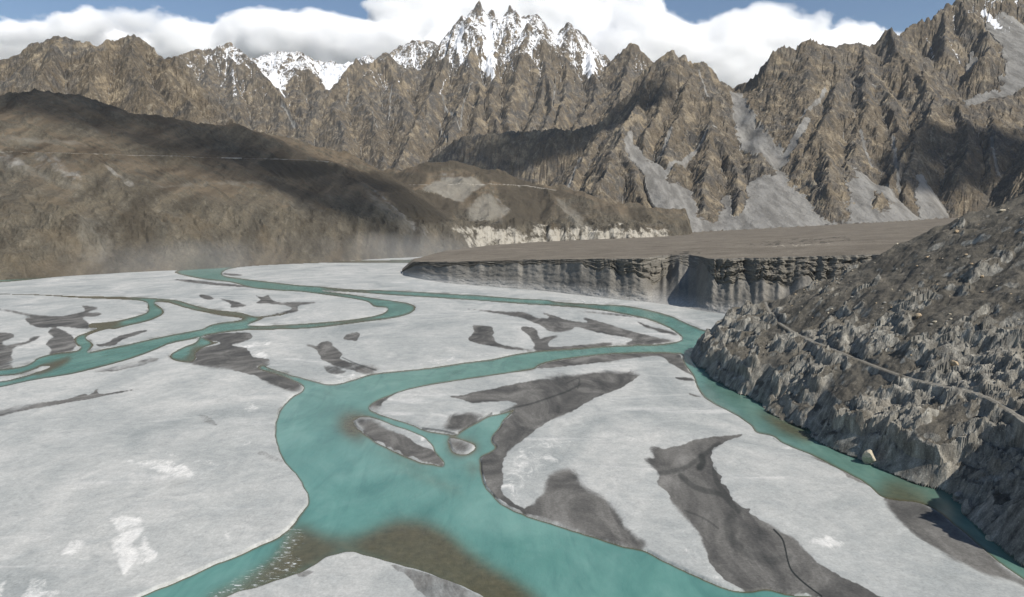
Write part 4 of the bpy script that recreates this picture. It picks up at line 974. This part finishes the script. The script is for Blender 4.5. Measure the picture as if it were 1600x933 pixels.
# broken rock: tilted blocks at three sizes, longer down the slope than across
for (lx, ly, amp, tilt, sd) in ((15, 8, 2.6, 2.8, 700), (6.0, 3.2, 1.2, 1.4, 720), (2.4, 1.5, 0.45, 0.5, 740)):
    qx = X / lx + 0.35 * fbm(X / lx / 1.5, Y / ly / 1.5, 2, sd + 9) + 0.3 * Y / lx; qy = Y / ly + 0.35 * fbm(X / lx / 1.5 + 5, Y / ly / 1.5, 2, sd + 11)
    h1, h2, h3, ox, oy = cells(qx, qy, sd)
    H2 = H2 + cr * (amp * (h1 - 0.5) + tilt * ((h2 - 0.5) * ox * 0.9 + (h3 - 0.5) * oy * 2.4))
# loose stones on the soil
rng = np.random.default_rng(12)
h1, h2, h3, ox, oy = cells(X / 1.6, Y / 1.6, 760)
H2 = H2 + (0.25 + cr) * np.clip(h1 - 0.72, 0, 1) * 2.6 * np.clip(0.30 - np.hypot(ox, oy), 0, 1) * 4
H2 = H2 + (0.10 + 0.25 * cr) * (rng.random(H2.shape) - 0.5)
H2 = H2 + 0.5 * fbm(X / 14, Y / 14, 4, 657)
H2 = np.where(dn <= 0, -2 + 0 * H2, np.maximum(H2, 0.1 * dpos - 0.2))
# the footpath, benched into the slope along its line
path_px = [(1176,474),(1184,468),(1196,472),(1199,487),(1206,498),(1220,508),(1236,517),(1252,525),(1266,532),(1276,536),(1300,545),(1322,553),(1338,560),(1345,564),(1362,569),(1385,579),(1410,589),(1428,593),(1447,596),(1470,603),(1490,607),(1510,611),(1531,613),(1545,619),(1560,630),(1575,637),(1590,648),(1606,660),(1640,690)]
lnY0 = math.log(115)
def on_slope(px, py, hit=None):
    ax, az = ray(px, py)
    ys = np.exp(np.arange(math.log(120), math.log(850), 0.0008))
    i = np.clip(((np.log(ys) - lnY0) / 0.00165).astype(int), 0, H2.shape[0] - 1); j = np.clip(int((ax - 0.20) / 0.00165), 0, H2.shape[1] - 1)
    z = CAM_H + az * ys
    k = np.nonzero(H2[i, j] >= z)[0]
    if len(k) == 0: return None
    y = ys[k[0]]
    return np.array([ax * y, y, z[k[0]]])
pp = [q for q in (on_slope(*p) for p in path_px) if q is not None]
pp = np.array(pp)
for _ in range(3): pp[1:-1] = 0.25 * pp[:-2] + 0.5 * pp[1:-1] + 0.25 * pp[2:]
PD = np.full(X.shape, 1e9); PZ = np.zeros(X.shape)
for a, b in zip(pp[:-1], pp[1:]):
    bx = (X > min(a[0], b[0]) - 8) & (X < max(a[0], b[0]) + 8) & (Y > min(a[1], b[1]) - 8) & (Y < max(a[1], b[1]) + 8)
    d, t = seg_dist(X[bx], Y[bx], a, b)
    c = d < PD[bx]
    PD[bx] = np.where(c, d, PD[bx]); PZ[bx] = np.where(c, a[2] + (b[2] - a[2]) * t, PZ[bx])
k = sstep(2.8, 1.2, PD)
H2 = H2 * (1 - k) + PZ * k
path = 0.5 * sstep(1.2, 0.6, PD + 0.25 * gnoise(X / 2, Y / 2, 77))
gy = np.gradient(H2, axis=0) / (Y * 0.00165); gxx = np.gradient(H2, axis=1) / (Y * 0.00165)
SLs = np.hypot(gxx, gy)
soil = sstep(1.6, 0.95, blur(SLs, 1, 1)) * (1 - 0.75 * low * sstep(-0.2, 0.3, patch))
def slope_mat():
    t = NT('crag_rock')
    n = t.noise(0.035, 6, 0.65); n2 = t.noise(0.22, 6, 0.68, v=t.mapping(t.pos(), (1, 1, 0.35), (0.2, 0.3, 0))); n3 = t.noise(1.7, 5, 0.72)
    rock = t.ramp(n2, [(0.28, (0.070, 0.067, 0.060)), (0.42, (0.155, 0.147, 0.129)), (0.55, (0.26, 0.247, 0.215)), (0.70, (0.44, 0.42, 0.365))])
    rock = t.mix(t.math('MULTIPLY', t.step(n, 0.5, 0.7), 0.5), rock, (0.30, 0.265, 0.21))
    soil = t.ramp(n, [(0.3, (0.090, 0.082, 0.068)), (0.55, (0.124, 0.113, 0.093)), (0.75, (0.172, 0.157, 0.130))])
    f = t.step(t.math('ADD', t.attr('soil'), t.math('MULTIPLY', t.math('SUBTRACT', n3, 0.5), 0.9)), 0.35, 0.65)
    c = t.mix(f, rock, soil)
    v = t.voro(0.9); sp = t.math('MULTIPLY', t.step(v, 0.30, 0.16), t.step(t.noise(0.3, 3), 0.52, 0.62))
    c = t.mix(t.math('MULTIPLY', sp, 0.7), c, (0.40, 0.375, 0.33))
    c = t.mix(1.0, c, t.ramp(n3, [(0.3, (0.62, 0.62, 0.62)), (0.7, (1.32, 1.32, 1.32))]), 'MULTIPLY')
    c = t.mix(t.attr('path'), c, (0.33, 0.31, 0.27))
    b = t.bump(n2, 0.8, 1.6); b = t.bump(n3, 0.7, 0.35, b)
    return t.out(c, b)
M_slope = slope_mat()
grid_mesh('hillside', X, Y, H2, M_slope, dict(soil=soil, path=path), keep=H2 > -1.9, smooth=False)
print('slope', time.time() - T0, X.shape)
# ------------------------------------------------------------------ clouds: real banks of cloud round and behind the peaks
def cloud_box(name, lo, hi, dens, scale, thr, gain, z_mid, z_half, tilt=0.0, step=1.0, seed=0.0, flat=0.6):
    lo = np.array(lo, float); hi = np.array(hi, float)
    v = [(x, y, z) for x in (lo[0], hi[0]) for y in (lo[1], hi[1]) for z in (lo[2], hi[2])]
    f = [(0, 1, 3, 2), (4, 6, 7, 5), (0, 4, 5, 1), (2, 3, 7, 6), (0, 2, 6, 4), (1, 5, 7, 3)]
    me = bpy.data.meshes.new(name); me.from_pydata(v, [], f); me.update()
    t = NT(name + '_vapour'); t.n.remove(t.b)
    p = t.pos()
    sx = t.sep(p)
    big = t.noise(scale * 0.35, 2, 0.5, v=t.mapping(p, (1, 1, 0.3), (0, 0, seed)))
    det = t.noise(scale, 8, 0.60, v=t.mapping(p, (flat, 1, 1), (0, 0, seed)), dist=0.15)
    zm = t.math('ADD', t.math('MULTIPLY', sx[0], tilt), z_mid)
    zr = t.math('DIVIDE', t.math('SUBTRACT', sx[2], zm), z_half)
    env = t.math('SUBTRACT', 1.0, t.math('MULTIPLY', zr, zr))
    # fade to nothing before the sides
    for k, (a, b) in enumerate(zip(lo[:2], hi[:2])):
        c, h = (a + b) / 2, (b - a) / 2
        q = t.math('DIVIDE', t.math('SUBTRACT', sx[k], c), h); q = t.math('POWER', t.math('ABSOLUTE', q), 6.0)
        env = t.math('SUBTRACT', env, q)
    s = t.math('ADD', t.math('MULTIPLY', t.math('SUBTRACT', det, 0.5), 3.4), t.math('MULTIPLY', t.math('SUBTRACT', big, 0.5), 1.8))
    s = t.math('ADD', s, env)
    d = t.math('MULTIPLY', t.math('SUBTRACT', s, thr), gain, clamp=True)
    vol = t.n.new('ShaderNodeVolumePrincipled')
    vol.inputs['Color'].default_value = (0.995, 0.995, 0.995, 1)
    vol.inputs['Anisotropy'].default_value = -0.2
    t.put(vol.inputs['Density'], t.math('MULTIPLY', d, dens))
    t.l.new(vol.outputs[0], t.n['Material Output'].inputs['Volume'])
    for l in list(t.n['Material Output'].inputs['Surface'].links): t.l.remove(l)
    try: t.m.cycles.volume_step_rate = step
    except Exception as e: print(e)
    me.materials.append(t.m)
    o = bpy.data.objects.new(name, me); S.collection.objects.link(o); o['kind'] = 'stuff'
    return o
cloud_box('cloud', (-14500, 13700, 2900), (-600, 15600, 5000), 0.014, 0.0011, 0.55, 2.2, 3820, 620, tilt=-0.016, step=0.25, seed=0.7)
cloud_box('cloud', (-16000, 15700, 2600), (17000, 19000, 5900), 0.012, 0.0008, 0.55, 2.2, 4050, 1080, step=0.25, seed=2.1)
cloud_box('cloud', (-4200, 19300, 3600), (4600, 21500, 8200), 0.012, 0.0009, 0.30, 2.2, 5900, 1500, step=0.25, seed=3.3)
# unseen clouds added to shade the shoulder, the dark wall and the right-hand massif
def shade_cloud(px, py, d, h, rx, ry, seed, dn=0.009):
    p = P(px, py, d); c = p + SUN_DIR * (h - p[2]) / SUN_DIR[2]
    cloud_box('cloud', (c[0] - rx, c[1] - ry, h - 160), (c[0] + rx, c[1] + ry, h + 160), dn, 0.0030, 0.05, 1.2, h, 150, step=0.5, seed=seed)
shade_cloud(330, 176, 2500, 4250, 1150, 430, 0.2, 0.007)
shade_cloud(780, 240, 7000, 4300, 1300, 420, 1.2)
shade_cloud(1540, 240, 5000, 4300, 700, 650, 1.9)
# dust blown up along the far bank
def dust_box(name, c, r, dens, seed):
    return cloud_box(name, (c[0] - r[0], c[1] - r[1], 0.5), (c[0] + r[0], c[1] + r[1], r[2]), dens, 0.006, 0.25, 1.2, r[2] * 0.15, r[2] * 0.8, step=0.5, seed=seed)
d1 = on_plane(205, 424); d2 = on_plane(600, 409); d3 = on_plane(700, 452)
dust_box('dust', (d1[0] + 40, d1[1] - 10, 0), (330, 260, 95), 0.0004, 0.4)
dust_box('dust', (d2[0] - 20, d2[1] + 60, 0), (340, 330, 110), 0.0004, 1.4)
dust_box('dust', (d3[0] + 60, d3[1] + 20, 0), (190, 130, 42), 0.0008, 2.4)
# the air of the valley
def haze_box(lo, hi, density):
    v = [(x, y, z) for x in (lo[0], hi[0]) for y in (lo[1], hi[1]) for z in (lo[2], hi[2])]
    f = [(0, 1, 3, 2), (4, 6, 7, 5), (0, 4, 5, 1), (2, 3, 7, 6), (0, 2, 6, 4), (1, 5, 7, 3)]
    me = bpy.data.meshes.new('haze'); me.from_pydata(v, [], f); me.update()
    m = bpy.data.materials.new('air'); m.use_nodes = True; n = m.node_tree.nodes; n.remove(n['Principled BSDF'])
    vol = n.new('ShaderNodeVolumePrincipled'); vol.inputs['Color'].default_value = (0.80, 0.89, 1.0, 1); vol.inputs['Density'].default_value = density
    m.node_tree.links.new(vol.outputs[0], n['Material Output'].inputs['Volume'])
    me.materials.append(m)
    o = bpy.data.objects.new('haze', me); S.collection.objects.link(o); o['kind'] = 'stuff'
haze_box((-17500, -700, -9), (17500, 13600, 4020), 0.6e-5)
# ------------------------------------------------------------------ things: boulders, loose rocks, the wall along the road
def tag(o, label, cat, group=None):
    o['label'] = label; o['category'] = cat
    if group: o['group'] = group
def rock_mesh(name, seed, size, mat, cuts=9, sub=3, rough=0.05):
    """an angular boulder: a ball cut by random planes, then roughened"""
    import bmesh
    rnd = np.random.default_rng(seed)
    bm = bmesh.new(); bmesh.ops.create_icosphere(bm, subdivisions=sub, radius=1.0)
    co = np.array([v.co[:] for v in bm.verts])
    for _ in range(cuts):
        n = rnd.normal(size=3); n /= np.linalg.norm(n); d = rnd.uniform(0.55, 0.85)
        e = np.maximum(co @ n - d, 0); co = co - e[:, None] * n
    co = co * (1 + rough * rnd.normal(size=(len(co), 1)) * 0.5)
    co = co * (np.array(size) / (co.max(0) - co.min(0)))
    for v, c in zip(bm.verts, co): v.co = c
    me = bpy.data.meshes.new(name); bm.to_mesh(me); bm.free()
    me.materials.append(mat)
    return me
def stone_mat(name, a, b, c):
    t = NT(name)
    co = t.n.new('ShaderNodeTexCoord').outputs['Object']
    n = t.noise(0.9, 6, 0.65, v=co, dist=0.5); n2 = t.noise(5, 5, 0.7, v=co)
    col = t.ramp(n, [(0.3, a), (0.52, b), (0.72, c)])
    col = t.mix(1.0, col, t.ramp(n2, [(0.3, (0.7, 0.7, 0.7)), (0.7, (1.25, 1.25, 1.25))]), 'MULTIPLY')
    return t.out(col, t.bump(n2, 0.6, 0.15))
M_pale = stone_mat('pale_stone', (0.33, 0.285, 0.21), (0.48, 0.425, 0.325), (0.60, 0.54, 0.43))
M_tan = stone_mat('tan_stone', (0.30, 0.22, 0.14), (0.42, 0.33, 0.22), (0.52, 0.43, 0.31))
M_grey = stone_mat('grey_stone', (0.17, 0.16, 0.145), (0.29, 0.275, 0.245), (0.40, 0.38, 0.34))
def slope_at(x, y):
    i = (math.log(y) - lnY0) / 0.00165; j = (x / y - 0.20) / 0.00165
    i = int(np.clip(round(i), 1, H2.shape[0] - 2)); j = int(np.clip(round(j), 1, H2.shape[1] - 2))
    return float(H2[i - 1:i + 2, j - 1:j + 2].mean())
def put_rock(name, me, x, y, z, h, rz, tilt=0.0):
    o = bpy.data.objects.new(name, me); S.collection.objects.link(o)
    o.location = (x, y, z + h * 0.28); o.rotation_euler = (tilt, 0.4 * tilt, rz)
    return o
SPECIAL = [  # pixel, size in metres (across, deep, high), material, label
 ((1359,722), (6.4, 6.0, 7.6), M_pale, 'largest boulder by the river, a rounded cream block on the water\'s edge'),
 ((1546,846), (3.4, 3.0, 2.8), M_pale, 'small whitish boulder standing in the dark narrow channel below the shaded cliff'),
 ((1512,800), (5.0, 4.2, 7.0), M_grey, 'tall dark grey block leaning at the foot of the shaded cliff'),
 ((1498,780), (3.6, 3.2, 4.0), M_grey, 'squat dark grey block just upstream of the tall leaning one'),
 ((1252,436), (4.6, 3.6, 4.0), M_pale, 'pale upright boulder on the hillside skyline above the terrace cliff'),
 ((1207,458), (7.0, 3.6, 2.4), M_pale, 'long flat pale slab on the crest beside the upper end of the footpath'),
 ((1435,496), (4.2, 3.4, 3.4), M_tan, 'tan boulder alone on bare soil in the middle of the hillside'),
 ((1491,570), (4.4, 3.4, 3.0), M_tan, 'orange tan wedge of rock just above the footpath'),
 ((1291,421), (3.4, 3.0, 2.8), M_tan, 'tan boulder in the rubble below the skyline, up slope from the pale upright one'),
 ((1567,331), (4.4, 3.0, 2.4), M_pale, 'pale slab high on the smooth brown slope near the top of the hill'),
 ((1495,363), (3.6, 3.0, 2.2), M_tan, 'tan boulder high on the smooth slope, lower than the pale slab'),
]
used_px = []
for n_, ((px_, py_), size, m_, lab) in enumerate(SPECIAL):
    q = on_slope(px_, py_)
    if q is None: q = on_plane(px_, py_)
    o = put_rock('boulder', rock_mesh('boulder', 40 + n_, size, m_, sub=4 if n_ == 0 else 3, cuts=6 if n_ == 0 else 9, rough=0.03), q[0], q[1], q[2] - 0.1, size[2], 0.7 * n_, 0.12)
    tag(o, lab, 'boulder'); used_px.append((px_, py_))
protos = [rock_mesh('loose_rock', 200 + k, (1.0, 0.8 + 0.05 * k, 0.66), (M_tan, M_pale, M_grey)[k % 3], cuts=8, sub=2, rough=0.04) for k in range(9)]
rnd = random.Random(5); made = 0
spots = []
while made < 150:
    if made < 60: px_, py_ = rnd.gauss(1270, 34), rnd.gauss(432, 18)      # the rubble field below the skyline
    else: px_, py_ = rnd.uniform(1230, 1596), rnd.uniform(310, 560)
    q = on_slope(px_, py_)
    if q is None: continue
    i = int(np.clip((math.log(q[1]) - lnY0) / 0.00165, 0, H2.shape[0] - 1)); j = int(np.clip((q[0] / q[1] - 0.20) / 0.00165, 0, H2.shape[1] - 1))
    if cr[i, j] > 0.35 and made >= 60: continue
    made += 1
    s_ = min(2.6, 0.9 * math.exp(rnd.gauss(0.15, 0.42)))
    o = put_rock('loose_rock', protos[rnd.randrange(9)], q[0], q[1], slope_at(q[0], q[1]) - 0.1 * s_, 0.6 * s_, rnd.uniform(0, 6.28), rnd.uniform(-0.4, 0.4))
    o.scale = (s_, s_, s_)
    tag(o, 'small loose rock lying on the brown soil of the right-hand hillside', 'rock', 'loose rocks on the hillside')
# retaining wall on the outer edge of the road, high on the shoulder
def wall_strip(name, line, x0, x1, h, w, mat):
    import bmesh
    L = [p for p in line if x0 <= to_px(*p)[0] <= x1]
    bm = bmesh.new(); prev = None; vs = []
    for k, p in enumerate(L):
        a = L[max(0, k - 1)]; b = L[min(len(L) - 1, k + 1)]; d = np.array(b) - np.array(a); n = np.array([d[1], -d[0]]) / (math.hypot(d[0], d[1]) + 1e-9)
        c = np.array(p[:2]) + n * 5.0
        vs.append([bm.verts.new((c[0] + n[0] * o_ * w, c[1] + n[1] * o_ * w, p[2] + z_)) for o_, z_ in ((-0.5, -h * 0.7), (0.5, -h * 0.7), (0.35, h * 0.4), (-0.35, h * 0.4))])
    for a, b in zip(vs[:-1], vs[1:]):
        for k in range(4): bm.faces.new((a[k], a[(k + 1) % 4], b[(k + 1) % 4], b[k]))
    bm.faces.new(vs[0][::-1]); bm.faces.new(vs[-1])
    bmesh.ops.recalc_face_normals(bm, faces=bm.faces)
    me = bpy.data.meshes.new(name); bm.to_mesh(me); bm.free(); me.materials.append(mat)
    o = bpy.data.objects.new(name, me); S.collection.objects.link(o); return o
M_conc = stone_mat('pale_masonry', (0.50, 0.48, 0.44), (0.60, 0.58, 0.53), (0.68, 0.66, 0.61))
o = wall_strip('retaining_wall', road_lines[0], 342, 379, 3.2, 1.0, M_conc)
tag(o, 'pale retaining wall along the road cut across the dark left hillside', 'wall')

# the road and the footpath as surfaces of their own on their benches
def ribbon(name, line, half, lift, mat):
    L = np.array(line); n = len(L); v = []; f = []
    for k in range(n):
        d = L[min(n - 1, k + 1)] - L[max(0, k - 1)]; m_ = np.array([-d[1], d[0]]) / (math.hypot(d[0], d[1]) + 1e-9)
        w = half * (1 + 0.18 * math.sin(k * 1.7) * math.sin(k * 0.61))
        v += [(L[k, 0] - m_[0] * w, L[k, 1] - m_[1] * w, L[k, 2] + lift), (L[k, 0] + m_[0] * w, L[k, 1] + m_[1] * w, L[k, 2] + lift)]
        if k: f.append((2 * k - 2, 2 * k - 1, 2 * k + 1, 2 * k))
    me = bpy.data.meshes.new(name); me.from_pydata(v, [], f); me.materials.append(mat); me.update()
    o = bpy.data.objects.new(name, me); S.collection.objects.link(o); o['kind'] = 'structure'
def dense(line, step):
    L = np.array(line); s_ = np.concatenate([[0], np.cumsum(np.linalg.norm(np.diff(L, axis=0), axis=1))]); t_ = np.arange(0, s_[-1], step)
    return np.stack([np.interp(t_, s_, L[:, k]) for k in range(3)], 1)
M_track = stone_mat('trodden_gravel', (0.16, 0.15, 0.128), (0.25, 0.235, 0.202), (0.34, 0.318, 0.278))
ribbon('path', dense(pp, 1.5), 0.42, 0.10, M_track)
ribbon('road', dense(road_lines[0], 12), 3.4, 0.45, M_track)
ribbon('road', dense(road_lines[1], 12), 3.4, 0.45, M_track)
